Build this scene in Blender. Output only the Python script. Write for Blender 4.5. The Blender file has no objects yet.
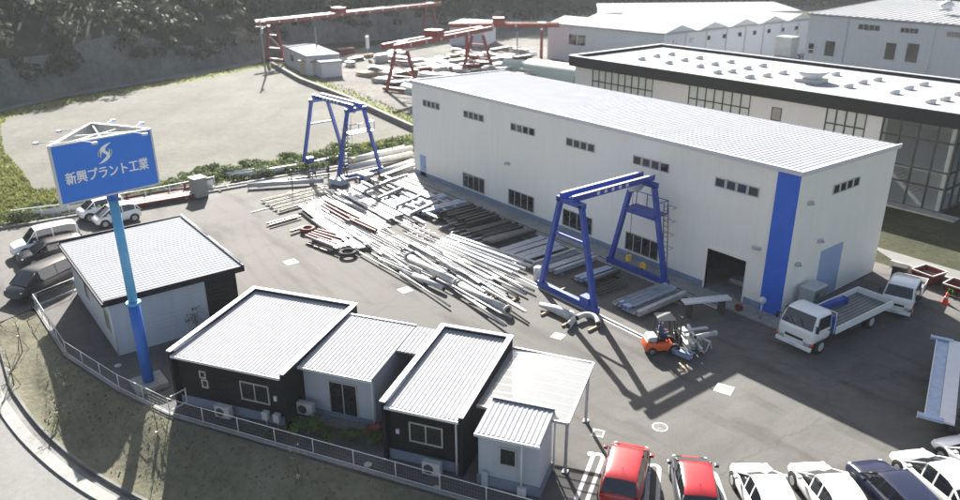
import bpy, bmesh, math, random
from mathutils import Vector, Matrix
random.seed(7)
PI = math.pi
rad = math.radians
sc = bpy.context.scene
COL = sc.collection

# ------------------------------------------------------------------ camera
cam_d = bpy.data.cameras.new('camera')
cam = bpy.data.objects.new('camera', cam_d)
COL.objects.link(cam)
sc.camera = cam
CP = Vector((20.419, -37.693, 20.284))
pitch, roll, yaw = 0.384832, -0.0065637, -0.911606
fw = Vector((math.sin(yaw)*math.cos(pitch), math.cos(yaw)*math.cos(pitch), -math.sin(pitch)))
rt = Vector((math.cos(yaw), -math.sin(yaw), 0))
up = rt.cross(fw)
r2 = rt*math.cos(roll) + up*math.sin(roll)
u2 = up*math.cos(roll) - rt*math.sin(roll)
mw = Matrix(((r2.x, u2.x, -fw.x, CP.x), (r2.y, u2.y, -fw.y, CP.y), (r2.z, u2.z, -fw.z, CP.z), (0, 0, 0, 1)))
cam.matrix_world = mw
cam_d.sensor_width = 36
cam_d.lens = 36*760/960
cam_d.clip_end = 3000
cam_d.dof.use_dof = True
cam_d.dof.focus_distance = 39
cam_d.dof.aperture_fstop = 0.25

def G(px, py, z=0.0):
    """point of the plane at height z seen at photo position px, py (960 x 500)"""
    d = r2*((px-480)/760) - u2*((py-250)/760) + fw
    t = (z-CP.z)/d.z
    return CP + d*t
def GY(px, py, y):
    d = r2*((px-480)/760) - u2*((py-250)/760) + fw
    return CP + d*((y-CP.y)/d.y)

# ------------------------------------------------------------------ materials
def newmat(name):
    m = bpy.data.materials.new(name); m.use_nodes = True
    nt = m.node_tree
    return m, nt, nt.nodes['Principled BSDF']
def N(nt, t, **k):
    n = nt.nodes.new(t)
    for a, b in k.items():
        if a in n.inputs.keys(): n.inputs[a].default_value = b
        else: setattr(n, a, b)
    return n
def noise(nt, scale, detail=4, rough=.6, src='Object', stretch=None):
    tc = N(nt, 'ShaderNodeTexCoord')
    out = tc.outputs[src]
    if stretch:
        mp = N(nt, 'ShaderNodeMapping'); mp.inputs['Scale'].default_value = stretch
        nt.links.new(out, mp.inputs['Vector']); out = mp.outputs['Vector']
    n = N(nt, 'ShaderNodeTexNoise', Scale=scale, Detail=detail, Roughness=rough)
    nt.links.new(out, n.inputs['Vector'])
    return n
def ramp(nt, fac, stops):
    r = N(nt, 'ShaderNodeValToRGB')
    els = r.color_ramp.elements
    while len(els) < len(stops): els.new(.5)
    for e, (p, c) in zip(els, stops):
        e.position = p; e.color = (*c, 1) if len(c) == 3 else c
    nt.links.new(fac, r.inputs['Fac'])
    return r
def bump(nt, b, h, strength, dist):
    n = N(nt, 'ShaderNodeBump', Strength=strength, Distance=dist)
    nt.links.new(h, n.inputs['Height']); nt.links.new(n.outputs['Normal'], b.inputs['Normal'])
    return n
def sc_c(c, k): return tuple(min(1, x*k) for x in c)
def mat(name, c, rough=.5, metal=0, var=.12, scale=1.5, spec=.5, bmp=0, bscale=20, coat=0):
    m, nt, b = newmat(name)
    n = noise(nt, scale, 5)
    r = ramp(nt, n.outputs['Fac'], [(.3, sc_c(c, 1-var)), (.7, sc_c(c, 1+var))])
    nt.links.new(r.outputs['Color'], b.inputs['Base Color'])
    b.inputs['Roughness'].default_value = rough
    b.inputs['Metallic'].default_value = metal
    b.inputs['Specular IOR Level'].default_value = spec
    b.inputs['Coat Weight'].default_value = coat
    b.inputs['Coat Roughness'].default_value = .05
    if bmp:
        n2 = noise(nt, bscale, 4); bump(nt, b, n2.outputs['Fac'], bmp, .05)
    return m
def cladding(name, c, freq, axis='X', rough=.5, depth=.02, var=.05):
    """painted metal cladding with vertical ribs along the axis"""
    m, nt, b = newmat(name)
    tc = N(nt, 'ShaderNodeTexCoord')
    w = N(nt, 'ShaderNodeTexWave', Scale=freq, wave_type='BANDS', bands_direction=axis)
    w.wave_profile = 'SIN'
    nt.links.new(tc.outputs['Object'], w.inputs['Vector'])
    n = noise(nt, .25, 5, .65, stretch=(1, 1, .35))
    n2 = noise(nt, 3, 4, .7, stretch=(1, 1, .06))
    mx = N(nt, 'ShaderNodeMath', operation='ADD'); nt.links.new(n.outputs['Fac'], mx.inputs[0]); nt.links.new(n2.outputs['Fac'], mx.inputs[1])
    hf = N(nt, 'ShaderNodeMath', operation='MULTIPLY'); nt.links.new(mx.outputs[0], hf.inputs[0]); hf.inputs[1].default_value = .5
    r = ramp(nt, hf.outputs[0], [(.3, sc_c(c, 1-var*1.6)), (.7, sc_c(c, 1+var))])
    nt.links.new(r.outputs['Color'], b.inputs['Base Color'])
    b.inputs['Roughness'].default_value = rough
    bump(nt, b, w.outputs['Fac'], .5, depth); b.inputs['Specular IOR Level'].default_value = .3
    return m

M = {}
def asphalt():
    m, nt, b = newmat('asphalt')
    big = noise(nt, .07, 6, .6)
    med = noise(nt, .6, 6, .7, stretch=(1.4, .5, 1))
    fine = noise(nt, 9, 6, .8)
    r1 = ramp(nt, big.outputs['Fac'], [(.3, (.083, .080, .075)), (.7, (.124, .120, .112))])
    r2_ = ramp(nt, med.outputs['Fac'], [(.3, (.76, .76, .76)), (.62, (1.1, 1.1, 1.1))])
    r3 = ramp(nt, fine.outputs['Fac'], [(.3, (.85, .85, .85)), (.7, (1.1, 1.1, 1.1))])
    m1 = N(nt, 'ShaderNodeMix', data_type='RGBA', blend_type='MULTIPLY'); m1.inputs[0].default_value = 1
    m2 = N(nt, 'ShaderNodeMix', data_type='RGBA', blend_type='MULTIPLY'); m2.inputs[0].default_value = 1
    nt.links.new(r1.outputs[0], m1.inputs[6]); nt.links.new(r2_.outputs[0], m1.inputs[7])
    nt.links.new(m1.outputs[2], m2.inputs[6]); nt.links.new(r3.outputs[0], m2.inputs[7])
    # oil and tyre stains
    st = noise(nt, .32, 3, .5, stretch=(.5, 2.2, 1))
    rs = ramp(nt, st.outputs['Fac'], [(.52, (1, 1, 1)), (.72, (.60, .59, .58))])
    m3 = N(nt, 'ShaderNodeMix', data_type='RGBA', blend_type='MULTIPLY'); m3.inputs[0].default_value = 1
    nt.links.new(m2.outputs[2], m3.inputs[6]); nt.links.new(rs.outputs[0], m3.inputs[7])
    last = m3.outputs[2]
    tc = N(nt, 'ShaderNodeTexCoord')
    dn = noise(nt, .5, 4)
    ds = N(nt, 'ShaderNodeMix', data_type='VECTOR'); ds.inputs[0].default_value = .35
    nt.links.new(tc.outputs['Object'], ds.inputs[4]); 
    ad = N(nt, 'ShaderNodeVectorMath', operation='ADD'); nt.links.new(tc.outputs['Object'], ad.inputs[0]); nt.links.new(dn.outputs['Color'], ad.inputs[1])
    vo = N(nt, 'ShaderNodeTexVoronoi', feature='DISTANCE_TO_EDGE', Scale=.085); nt.links.new(ad.outputs[0], vo.inputs['Vector'])
    rc = ramp(nt, vo.outputs['Distance'], [(.0, (.80, .80, .80)), (.005, (1, 1, 1))])
    mask = noise(nt, .12, 3)
    for (ox, oy, sc_) in ((18, -30, .30),):
        mp = N(nt, 'ShaderNodeMapping'); mp.inputs['Location'].default_value = (ox, oy, 0); nt.links.new(tc.outputs['Object'], mp.inputs['Vector'])
        wv = N(nt, 'ShaderNodeTexWave', wave_type='RINGS', rings_direction='Z', Scale=sc_, Distortion=3.5, Detail=3); wv.inputs['Detail Scale'].default_value = .3
        nt.links.new(mp.outputs[0], wv.inputs['Vector'])
        ml = N(nt, 'ShaderNodeMath', operation='MULTIPLY'); nt.links.new(wv.outputs['Fac'], ml.inputs[0]); nt.links.new(mask.outputs['Fac'], ml.inputs[1])
        rw = ramp(nt, ml.outputs[0], [(.46, (1, 1, 1)), (.60, (.90, .89, .88))])
        mm = N(nt, 'ShaderNodeMix', data_type='RGBA', blend_type='MULTIPLY'); mm.inputs[0].default_value = 1
        nt.links.new(last, mm.inputs[6]); nt.links.new(rw.outputs[0], mm.inputs[7]); last = mm.outputs[2]
    mm = N(nt, 'ShaderNodeMix', data_type='RGBA', blend_type='MULTIPLY'); mm.inputs[0].default_value = 1
    nt.links.new(last, mm.inputs[6]); nt.links.new(rc.outputs[0], mm.inputs[7]); last = mm.outputs[2]
    nt.links.new(last, b.inputs['Base Color'])
    rr = ramp(nt, med.outputs['Fac'], [(.3, (.84, .84, .84)), (.7, (.95, .95, .95))])
    nt.links.new(rr.outputs[0], b.inputs['Roughness'])
    b.inputs['Specular IOR Level'].default_value = .28
    bump(nt, b, fine.outputs['Fac'], .35, .02)
    return m
M['asphalt'] = asphalt()
def ground_mat(name, a, b_, c_, s1, s2, bm=.5, bd=.1, rough=.95):
    m, nt, b = newmat(name)
    n1 = noise(nt, s1, 7, .65); n2 = noise(nt, s2, 6, .75)
    mx = N(nt, 'ShaderNodeMix', data_type='FLOAT'); mx.inputs[0].default_value = .45
    nt.links.new(n1.outputs['Fac'], mx.inputs[2]); nt.links.new(n2.outputs['Fac'], mx.inputs[3])
    r = ramp(nt, mx.outputs[0], [(.36, a), (.5, b_), (.63, c_)])
    nt.links.new(r.outputs[0], b.inputs['Base Color'])
    b.inputs['Roughness'].default_value = rough
    b.inputs['Specular IOR Level'].default_value = .15
    bump(nt, b, n2.outputs['Fac'], bm, bd)
    return m
M['gravel'] = ground_mat('gravel', (.088, .086, .074), (.117, .114, .099), (.150, .147, .130), .09, 1.3, .6, .12)
def ruts(m, k=.92):
    nt = m.node_tree; b = nt.nodes['Principled BSDF']; src = b.inputs['Base Color'].links[0].from_socket
    tc = N(nt, 'ShaderNodeTexCoord'); mask = noise(nt, .05, 3)
    wv = N(nt, 'ShaderNodeTexWave', wave_type='BANDS', bands_direction='DIAGONAL', Scale=.09, Distortion=14, Detail=4); wv.inputs['Detail Scale'].default_value = .25
    nt.links.new(tc.outputs['Object'], wv.inputs['Vector'])
    ml = N(nt, 'ShaderNodeMath', operation='MULTIPLY'); nt.links.new(wv.outputs['Fac'], ml.inputs[0]); nt.links.new(mask.outputs['Fac'], ml.inputs[1])
    rw = ramp(nt, ml.outputs[0], [(.30, (1, 1, 1)), (.55, (k, k, k*.98))])
    mm = N(nt, 'ShaderNodeMix', data_type='RGBA', blend_type='MULTIPLY'); mm.inputs[0].default_value = 1
    nt.links.new(src, mm.inputs[6]); nt.links.new(rw.outputs[0], mm.inputs[7]); nt.links.new(mm.outputs[2], b.inputs['Base Color'])
ruts(M['gravel'])
M['grass'] = ground_mat('grass', (.08, .09, .03), (.15, .17, .055), (.24, .25, .10), .35, 2.2, .9, .25)
M['dry_grass'] = ground_mat('dry_grass', (.10, .097, .065), (.145, .14, .095), (.19, .18, .13), .5, 3.0, .6, .12)
M['verge'] = ground_mat('verge', (.022, .026, .014), (.04, .044, .022), (.065, .066, .035), .3, 2.5, .8, .2)
M['hill'] = ground_mat('hill', (.022, .026, .017), (.036, .041, .027), (.055, .06, .042), .03, .4, .8, .5)
M['rock'] = ground_mat('rock', (.07, .08, .072), (.12, .135, .125), (.18, .195, .185), .12, .8, .9, .5)
M['road'] = ground_mat('road', (.14, .14, .135), (.17, .17, .163), (.20, .20, .19), .2, 4, .2, .03, .7)
M['lower'] = ground_mat('lower', (.10, .10, .08), (.16, .16, .12), (.2, .2, .15), .05, .8)
M['far_yard'] = ground_mat('far_yard', (.07, .066, .06), (.11, .106, .098), (.19, .185, .17), .09, .8, .5, .1)
M['concrete'] = ground_mat('concrete', (.20, .20, .19), (.27, .27, .255), (.33, .33, .31), .7, 6, .2, .02, .8)
M['concrete_dark'] = ground_mat('concrete_dark', (.10, .10, .095), (.16, .16, .15), (.22, .22, .2), .7, 6, .3, .03, .85)
M['white_line'] = mat('white_line', (.48, .48, .47), .7, var=.3, scale=6)
M['drain'] = mat('drain', (.02, .02, .02), .9)
M['facade'] = cladding('facade', (.88, .845, .76), 1.6, 'X', .5, .015, .04)
M['facade_end'] = cladding('facade_end', (.86, .83, .75), 1.6, 'Y', .5, .015, .04)
M['skirt'] = mat('skirt', (.20, .26, .36), .6)
M['blue'] = mat('blue', (.012, .12, .60), .4, var=.1, scale=.8)
M['gantry_blue'] = mat('gantry_blue', (.012, .055, .32), .45, var=.22, scale=2.5)
M['sign_blue'] = mat('sign_blue', (.03, .20, .72), .35, var=.04, scale=.6)
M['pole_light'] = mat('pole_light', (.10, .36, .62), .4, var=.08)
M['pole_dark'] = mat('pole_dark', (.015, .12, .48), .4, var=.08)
M['white'] = mat('white', (.60, .605, .61), .4, var=.05)
M['letter'] = mat('letter', (.88, .88, .86), .5, var=.02)
M['offwhite'] = mat('offwhite', (.45, .45, .43), .6, var=.1)
M['roof_metal'] = mat('roof_metal', (.25, .265, .31), .85, spec=.15, var=.06, scale=.6)
M['roof_white'] = mat('roof_white', (.32, .325, .34), .85, spec=.15, var=.05, scale=.8)
M['roof_trim'] = mat('roof_trim', (.60, .605, .62), .5, var=.04)
M['siding_light'] = cladding('siding_light', (.40, .43, .47), 1.2, 'Z', .5, .008, .07)
M['siding_pale'] = cladding('siding_pale', (.50, .52, .55), 1.2, 'Z', .5, .008, .06)
M['siding_dark'] = cladding('siding_dark', (.008, .008, .009), 1.4, 'Z', .8, .01, .2)
M['base_blue'] = mat('base_blue', (.17, .20, .26), .7)
M['fascia_dark'] = mat('fascia_dark', (.014, .015, .018), .7, var=.12, spec=.2)
M['black'] = mat('black', (.012, .012, .013), .5)
M['rubber'] = mat('rubber', (.02, .02, .02), .85)
M['dark_metal'] = mat('dark_metal', (.06, .06, .065), .5, .3)
M['galv'] = mat('galv', (.48, .50, .52), .4, .5, var=.12, scale=4)
M['steel_white'] = mat('steel_white', (.42, .42, .41), .5, var=.25, scale=2.2)
M['steel_pale'] = mat('steel_pale', (.38, .40, .43), .5, var=.18, scale=2.5)
M['steel_blue'] = mat('steel_blue', (.30, .38, .52), .35, var=.2, scale=2.5)
M['steel_dark'] = mat('steel_dark', (.045, .043, .040), .5, .2, var=.25, scale=2)
M['steel_grey'] = mat('steel_grey', (.16, .17, .17), .5, .2, var=.2, scale=2)
M['steel_cream'] = mat('steel_cream', (.40, .36, .27), .5, var=.15, scale=2)
M['rust'] = mat('rust', (.15, .016, .014), .7, var=.25, scale=4)
M['timber'] = mat('timber', (.30, .22, .13), .8, var=.25, scale=5)
M['timber_dark'] = mat('timber_dark', (.06, .05, .04), .85, var=.25, scale=5)
M['crane_red'] = mat('crane_red', (.22, .022, .016), .5, var=.18, scale=1.5)
M['red_paint'] = mat('red_paint', (.15, .022, .014), .45, var=.12)
M['orange'] = mat('orange', (.75, .10, .02), .35, var=.06)
M['cone'] = mat('cone', (.85, .07, .02), .5)
M['green_canvas'] = mat('green_canvas', (.36, .44, .38), .6, var=.06)
M['green_dark'] = mat('green_dark', (.03, .10, .06), .6)
M['yellow'] = mat('yellow', (.65, .42, .03), .5)
M['blind'] = mat('blind', (.42, .44, .43), .7, var=.06)
M['wall_cream'] = cladding('wall_cream', (.50, .50, .51), 1.4, 'X', .55, .02, .05)
M['glass_bldg'] = mat('glass_bldg', (.06, .085, .09), .08, var=.2, spec=.8)
M['far_wall'] = cladding('far_wall', (.55, .57, .60), .8, 'X', .55, .02, .06)
M['far_wall2'] = cladding('far_wall2', (.52, .54, .53), .8, 'Y', .55, .02, .06)
M['frame'] = mat('frame', (.50, .48, .42), .4, .3)
M['skin'] = mat('skin', (.50, .30, .20), .6, var=.04)
M['navy'] = mat('navy', (.02, .03, .09), .8)
M['work_blue'] = mat('work_blue', (.05, .09, .25), .8)
M['dark_cloth'] = mat('dark_cloth', (.025, .025, .03), .8)
M['helmet'] = mat('helmet', (.8, .8, .78), .35)
M['hair'] = mat('hair', (.02, .015, .012), .7)
M['shutter'] = cladding('shutter', (.30, .40, .60), 3, 'Z', .4, .01, .05)
def carpaint(name, c): return mat(name, c, .3, .0, var=.03, scale=.5, coat=.7 if max(c) > .1 else .3, spec=.5 if max(c) > .1 else .3)
M['car_white'] = carpaint('car_white', (.82, .82, .80))
M['car_red'] = carpaint('car_red', (.34, .012, .016))
M['car_navy'] = carpaint('car_navy', (.006, .010, .032))
M['car_black'] = carpaint('car_black', (.018, .019, .022))
M['car_grey'] = carpaint('car_grey', (.05, .055, .065))
M['lamp_white'] = mat('lamp_white', (.75, .77, .8), .12)
M['lamp_red'] = mat('lamp_red', (.4, .01, .01), .2)
M['blossom'] = mat('blossom', (.35, .12, .08), .8)
def glass(name, c, rough=.06):
    m, nt, b = newmat(name)
    b.inputs['Base Color'].default_value = (*c, 1); b.inputs['Roughness'].default_value = rough
    b.inputs['Specular IOR Level'].default_value = .9
    n = noise(nt, .8, 2); bump(nt, b, n.outputs['Fac'], .08, .05)
    return m
M['glass'] = glass('glass', (.018, .022, .022))
M['car_glass'] = glass('car_glass', (.012, .014, .018), .04)
def see_glass(name, tint, alpha):
    m, nt, b = newmat(name)
    t = N(nt, 'ShaderNodeBsdfTransparent'); t.inputs[0].default_value = (*tint, 1)
    mx = N(nt, 'ShaderNodeMixShader'); mx.inputs[0].default_value = alpha
    b.inputs['Base Color'].default_value = (.75, .78, .8, 1); b.inputs['Roughness'].default_value = .12
    nt.links.new(t.outputs[0], mx.inputs[1]); nt.links.new(b.outputs[0], mx.inputs[2])
    nt.links.new(mx.outputs[0], nt.nodes['Material Output'].inputs['Surface'])
    return m
M['clear_glass'] = see_glass('clear_glass', (.85, .88, .87), .06)
M['polycarb'] = see_glass('polycarb', (.72, .74, .77), .28)
def leaf(name, a, b_):
    m, nt, b = newmat(name)
    n = noise(nt, .9, 3, .7)
    r = ramp(nt, n.outputs['Fac'], [(.35, a), (.65, b_)])
    nt.links.new(r.outputs[0], b.inputs['Base Color']); b.inputs['Roughness'].default_value = .7
    b.inputs['Specular IOR Level'].default_value = .2
    try: b.inputs['Subsurface Weight'].default_value = 0
    except Exception: pass
    tr = N(nt, 'ShaderNodeBsdfTranslucent'); nt.links.new(r.outputs[0], tr.inputs[0])
    mx = N(nt, 'ShaderNodeMixShader'); mx.inputs[0].default_value = .3
    nt.links.new(b.outputs[0], mx.inputs[1]); nt.links.new(tr.outputs[0], mx.inputs[2])
    nt.links.new(mx.outputs[0], nt.nodes['Material Output'].inputs['Surface'])
    return m
M['leaf_hedge'] = leaf('leaf_hedge', (.04, .075, .02), (.14, .18, .06))
M['leaf_wood'] = leaf('leaf_wood', (.045, .055, .034), (.06, .07, .045))
M['leaf_pale'] = leaf('leaf_pale', (.13, .14, .10), (.2, .2, .16))
M['leaf_green'] = leaf('leaf_green', (.04, .10, .02), (.13, .2, .04))
M['grass_blade'] = leaf('grass_blade', (.10, .12, .03), (.24, .25, .09))
M['dry_blade'] = leaf('dry_blade', (.13, .12, .06), (.22, .2, .12))
M['bark'] = mat('bark', (.09, .07, .05), .9, var=.2)

# ------------------------------------------------------------------ mesh builder
class MB:
    def __init__(s): s.v = []; s.f = []; s.m = []; s.ms = []; s.cur = 0; s.sm = []; s.smooth = False
    def use(s, name, smooth=False):
        if name not in s.ms: s.ms.append(name)
        s.cur = s.ms.index(name); s.smooth = smooth; return s
    def face(s, pts):
        i = len(s.v); s.v += [tuple(p) for p in pts]; s.f.append(tuple(range(i, i+len(pts)))); s.m.append(s.cur); s.sm.append(s.smooth); return s
    def raw(s, vs, fs):
        i = len(s.v); s.v += [tuple(p) for p in vs]
        for f in fs: s.f.append(tuple(i+k for k in f)); s.m.append(s.cur); s.sm.append(s.smooth)
        return s
    BF = [(0, 3, 2, 1), (4, 5, 6, 7), (0, 1, 5, 4), (1, 2, 6, 5), (2, 3, 7, 6), (3, 0, 4, 7)]
    def box(s, x0, x1, y0, y1, z0, z1):
        if x0 > x1: x0, x1 = x1, x0
        if y0 > y1: y0, y1 = y1, y0
        return s.raw([(x0, y0, z0), (x1, y0, z0), (x1, y1, z0), (x0, y1, z0), (x0, y0, z1), (x1, y0, z1), (x1, y1, z1), (x0, y1, z1)], MB.BF)
    def hexa(s, b, t):
        return s.raw(list(b)+list(t), MB.BF)
    def beam(s, p, q, w, h=None, up_=(0, 0, 1)):
        h = w if h is None else h
        p = Vector(p); q = Vector(q); d = (q-p).normalized(); U = Vector(up_)
        if abs(d.dot(U)) > .98: U = Vector((1, 0, 0))
        a = d.cross(U).normalized(); b = a.cross(d).normalized()
        c = [(-1, -1), (1, -1), (1, 1), (-1, 1)]
        vs = [p+a*(w/2*i)+b*(h/2*j) for i, j in c]+[q+a*(w/2*i)+b*(h/2*j) for i, j in c]
        return s.raw(vs, [(0, 1, 2, 3), (7, 6, 5, 4), (0, 4, 5, 1), (1, 5, 6, 2), (2, 6, 7, 3), (3, 7, 4, 0)])
    def ibeam(s, p, q, w, h):
        p = Vector(p); q = Vector(q); z = Vector((0, 0, 1))
        s.beam(p+z*(h/2-.012), q+z*(h/2-.012), w, .024); s.beam(p-z*(h/2-.012), q-z*(h/2-.012), w, .024)
        return s.beam(p, q, .03, h-.05)
    def tube(s, pts, r, n=10, caps=True, hollow=False):
        pts = [Vector(p) for p in pts]; rs = r if isinstance(r, (list, tuple)) else [r]*len(pts)
        i0 = len(s.v); fs = []
        prev = None
        for k, p in enumerate(pts):
            d = (pts[min(k+1, len(pts)-1)]-pts[max(k-1, 0)]).normalized()
            if prev is None:
                U = Vector((0, 0, 1)) if abs(d.z) < .95 else Vector((1, 0, 0))
                a = d.cross(U).normalized()
            else: a = (prev-d*prev.dot(d)).normalized()
            prev = a; b = d.cross(a)
            for j in range(n):
                t = 2*PI*j/n; s.v.append(tuple(p+(a*math.cos(t)+b*math.sin(t))*rs[k]))
        for k in range(len(pts)-1):
            for j in range(n):
                fs.append((i0+k*n+j, i0+k*n+(j+1) % n, i0+(k+1)*n+(j+1) % n, i0+(k+1)*n+j))
        for f in fs: s.f.append(f); s.m.append(s.cur); s.sm.append(True)
        if caps:
            s.f.append(tuple(i0+j for j in reversed(range(n)))); s.m.append(s.cur); s.sm.append(False)
            s.f.append(tuple(i0+(len(pts)-1)*n+j for j in range(n))); s.m.append(s.cur); s.sm.append(False)
        if hollow:   # black discs at both ends stand for the shade in the bore
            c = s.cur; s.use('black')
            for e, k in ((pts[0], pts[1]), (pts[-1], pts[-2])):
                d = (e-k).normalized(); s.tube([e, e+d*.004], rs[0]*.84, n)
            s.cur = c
        return s
    def disc(s, c, r, h, n=20):
        c = Vector(c); return s.tube([c, c+Vector((0, 0, h))], r, n)
    def prism(s, pts, z0, z1):
        n = len(pts)
        vs = [(x, y, z0) for x, y in pts]+[(x, y, z1) for x, y in pts]
        fs = [tuple(reversed(range(n))), tuple(range(n, 2*n))]+[(i, (i+1) % n, n+(i+1) % n, n+i) for i in range(n)]
        return s.raw(vs, fs)
    def build(s, name, m=None, parent=None, loc=None, rz=0, sub=0, bevel=0, weld=False):
        me = bpy.data.meshes.new(name); me.from_pydata(s.v, [], s.f)
        ms = s.ms or [m]
        for x in ms: me.materials.append(M[x])
        if s.ms: me.polygons.foreach_set('material_index', s.m)
        me.polygons.foreach_set('use_smooth', s.sm)
        me.update()
        if weld:
            bm = bmesh.new(); bm.from_mesh(me); bmesh.ops.remove_doubles(bm, verts=bm.verts, dist=.001); bmesh.ops.recalc_face_normals(bm, faces=bm.faces); bm.to_mesh(me); bm.free()
        o = bpy.data.objects.new(name, me); COL.objects.link(o)
        if parent: o.parent = parent
        if loc is not None: o.location = loc
        o.rotation_euler[2] = rz
        if bevel:
            md = o.modifiers.new('bevel', 'BEVEL'); md.width = bevel; md.segments = 2; md.limit_method = 'ANGLE'
        if sub:
            md = o.modifiers.new('sub', 'SUBSURF'); md.levels = sub; md.render_levels = sub
        return o
def tag(o, label, cat, group=None, kind=None):
    o['label'] = label; o['category'] = cat
    if group: o['group'] = group
    if kind: o['kind'] = kind
    return o
def thing(name, label, cat, loc=(0, 0, 0), rz=0, group=None):
    o = bpy.data.objects.new(name, None); COL.objects.link(o); o.location = loc; o.rotation_euler[2] = rz
    o.empty_display_size = .2
    return tag(o, label, cat, group)
def struct(o): o['kind'] = 'structure'; return o
def dup(root, loc, rz=None, label=None, group=None, scale=None):
    kids = {}
    for c in list(bpy.data.objects):
        if c.parent: kids.setdefault(c.parent.name, []).append(c)
    def rec(o, p):
        c = o.copy(); COL.objects.link(c)
        if p: c.parent = p
        for k in kids.get(o.name, []): rec(k, c)
        return c
    c = rec(root, None); c.location = loc
    if rz is not None: c.rotation_euler[2] = rz
    if label: c['label'] = label
    if group: c['group'] = group
    if scale: c.scale = scale
    return c
def place(o, loc, rz=0): o.location = loc; o.rotation_euler[2] = rz; return o

# ------------------------------------------------------------------ world and light
SUN_EL, SUN_AZ = 29.3, 154.0           # degrees; azimuth measured counter-clockwise from +X
w = bpy.data.worlds.new('World'); sc.world = w; w.use_nodes = True
nt = w.node_tree; bg = nt.nodes['Background']
sky = nt.nodes.new('ShaderNodeTexSky'); sky.sky_type = 'NISHITA'; sky.sun_disc = False
sky.sun_elevation = rad(SUN_EL); sky.sun_rotation = rad(90-SUN_AZ)
sky.air_density = 1.0; sky.ozone_density = .4; sky.dust_density = 3.0; sky.altitude = 50
nt.links.new(sky.outputs[0], bg.inputs[0]); bg.inputs[1].default_value = .045
sd = bpy.data.lights.new('sun', 'SUN'); sd.energy = 5.0; sd.angle = rad(.5); sd.color = (1, .955, .89)
so = bpy.data.objects.new('sun', sd); COL.objects.link(so)
sv = Vector((math.cos(rad(SUN_AZ))*math.cos(rad(SUN_EL)), math.sin(rad(SUN_AZ))*math.cos(rad(SUN_EL)), math.sin(rad(SUN_EL))))
so.rotation_euler = sv.to_track_quat('Z', 'Y').to_euler(); so.location = sv*100
sc.view_settings.view_transform = 'Standard'
try: sc.view_settings.look = 'None'
except Exception: pass
sc.view_settings.exposure = 2.03
sc.view_settings.gamma = 1
sc.view_settings.use_curve_mapping = False
sc.render.engine = 'CYCLES'

# ------------------------------------------------------------------ ground
fence_pts = [Vector((-29.84, -31.09, 0)), Vector((-28.74, -33.6, 0)), Vector((-21.2, -33.38, 0)), Vector((-15.84, -32.06, 0)),
             Vector((-12.16, -30.78, 0))]
pF = G(440, 491.6); fence_pts.append(pF)
fd = (pF-fence_pts[-2]).normalized(); fence_pts.append(pF+fd*16)
edge = [Vector((-90, -52, 0)), Vector((-45, -39.5, 0)), Vector((-33, -36.8, 0)), G(0, 322), fence_pts[1]+Vector((.1, -.15, 0))]+[p+Vector((.12, -.2, 0)) for p in fence_pts[2:]]
edge.append(edge[-1]+Vector((50, 10, 0)))
def sheet(name, pts, z, m):
    bm = bmesh.new()
    f = bm.faces.new([bm.verts.new((p[0], p[1], z)) for p in pts])
    if f.normal.z < 0 or f.calc_area() and (f.normal_update() or f.normal.z < 0): f.normal_flip()
    bmesh.ops.triangulate(bm, faces=[f])
    me = bpy.data.meshes.new(name); bm.to_mesh(me); bm.free(); me.materials.append(M[m])
    o = bpy.data.objects.new(name, me); COL.objects.link(o); return struct(o)
# big terrain sheet behind everything (with the same southern edge as the yard)
sheet('ground', [(p.x, p.y) for p in edge]+[(900, -8), (900, 900), (-900, 900), (-900, -52)], -.02, 'verge')
yard_n = [(45, 12.6), (-36.8, 12.6), (-42, 6.8), (-45.2, 4), (-47.6, -16.4), (-47.6, -29.2), (-46.8, -40.0)]
sheet('yard', [(p.x, p.y) for p in edge[1:-1]]+[(60, -16), (60, 12.6)]+yard_n[1:], 0, 'asphalt')
# far steel yard behind the gravel lot
sheet('far_yard', [(-60, 12), (-56, 24), (-100, 17.5), (-112, 19.5), (-132, 62), (-120, 110), (-60, 100), (-50, 42), (-44, 26), (-44, 14)][0:0] or
      [(-56, 12.9), (-112, 19.8), (-134, 66), (-128, 130), (-40, 130), (-40, 13)], -.012, 'far_yard')
# gravel lot
gpx = [(0, 128), (8, 118), (60, 106), (140, 90), (200, 80), (258, 68), (275, 68), (300, 78), (350, 95), (415, 128), (415, 134), (330, 149), (200, 176), (130, 186), (34, 190), (22, 172), (4, 150)]
glot = [G(*p) for p in gpx]
sheet('gravel_lot', [(p.x, p.y) for p in glot], -.006, 'gravel')
# pale track behind the lot and grass fringe
tr = [G(*p) for p in [(-60, 128), (0, 112), (60, 98), (140, 84), (200, 75), (262, 62), (262, 56), (200, 66), (120, 78), (40, 95), (-60, 112)]]
sheet('track', [(p.x, p.y) for p in tr], -.010, 'road')
gr = [G(*p) for p in [(-60, 140), (0, 112), (60, 100), (140, 86), (258, 64), (285, 62), (330, 80), (418, 118), (418, 150), (200, 186), (0, 230), (-60, 245)]]
sheet('grass_field', [(p.x, p.y) for p in gr], -.016, 'grass')

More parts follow.
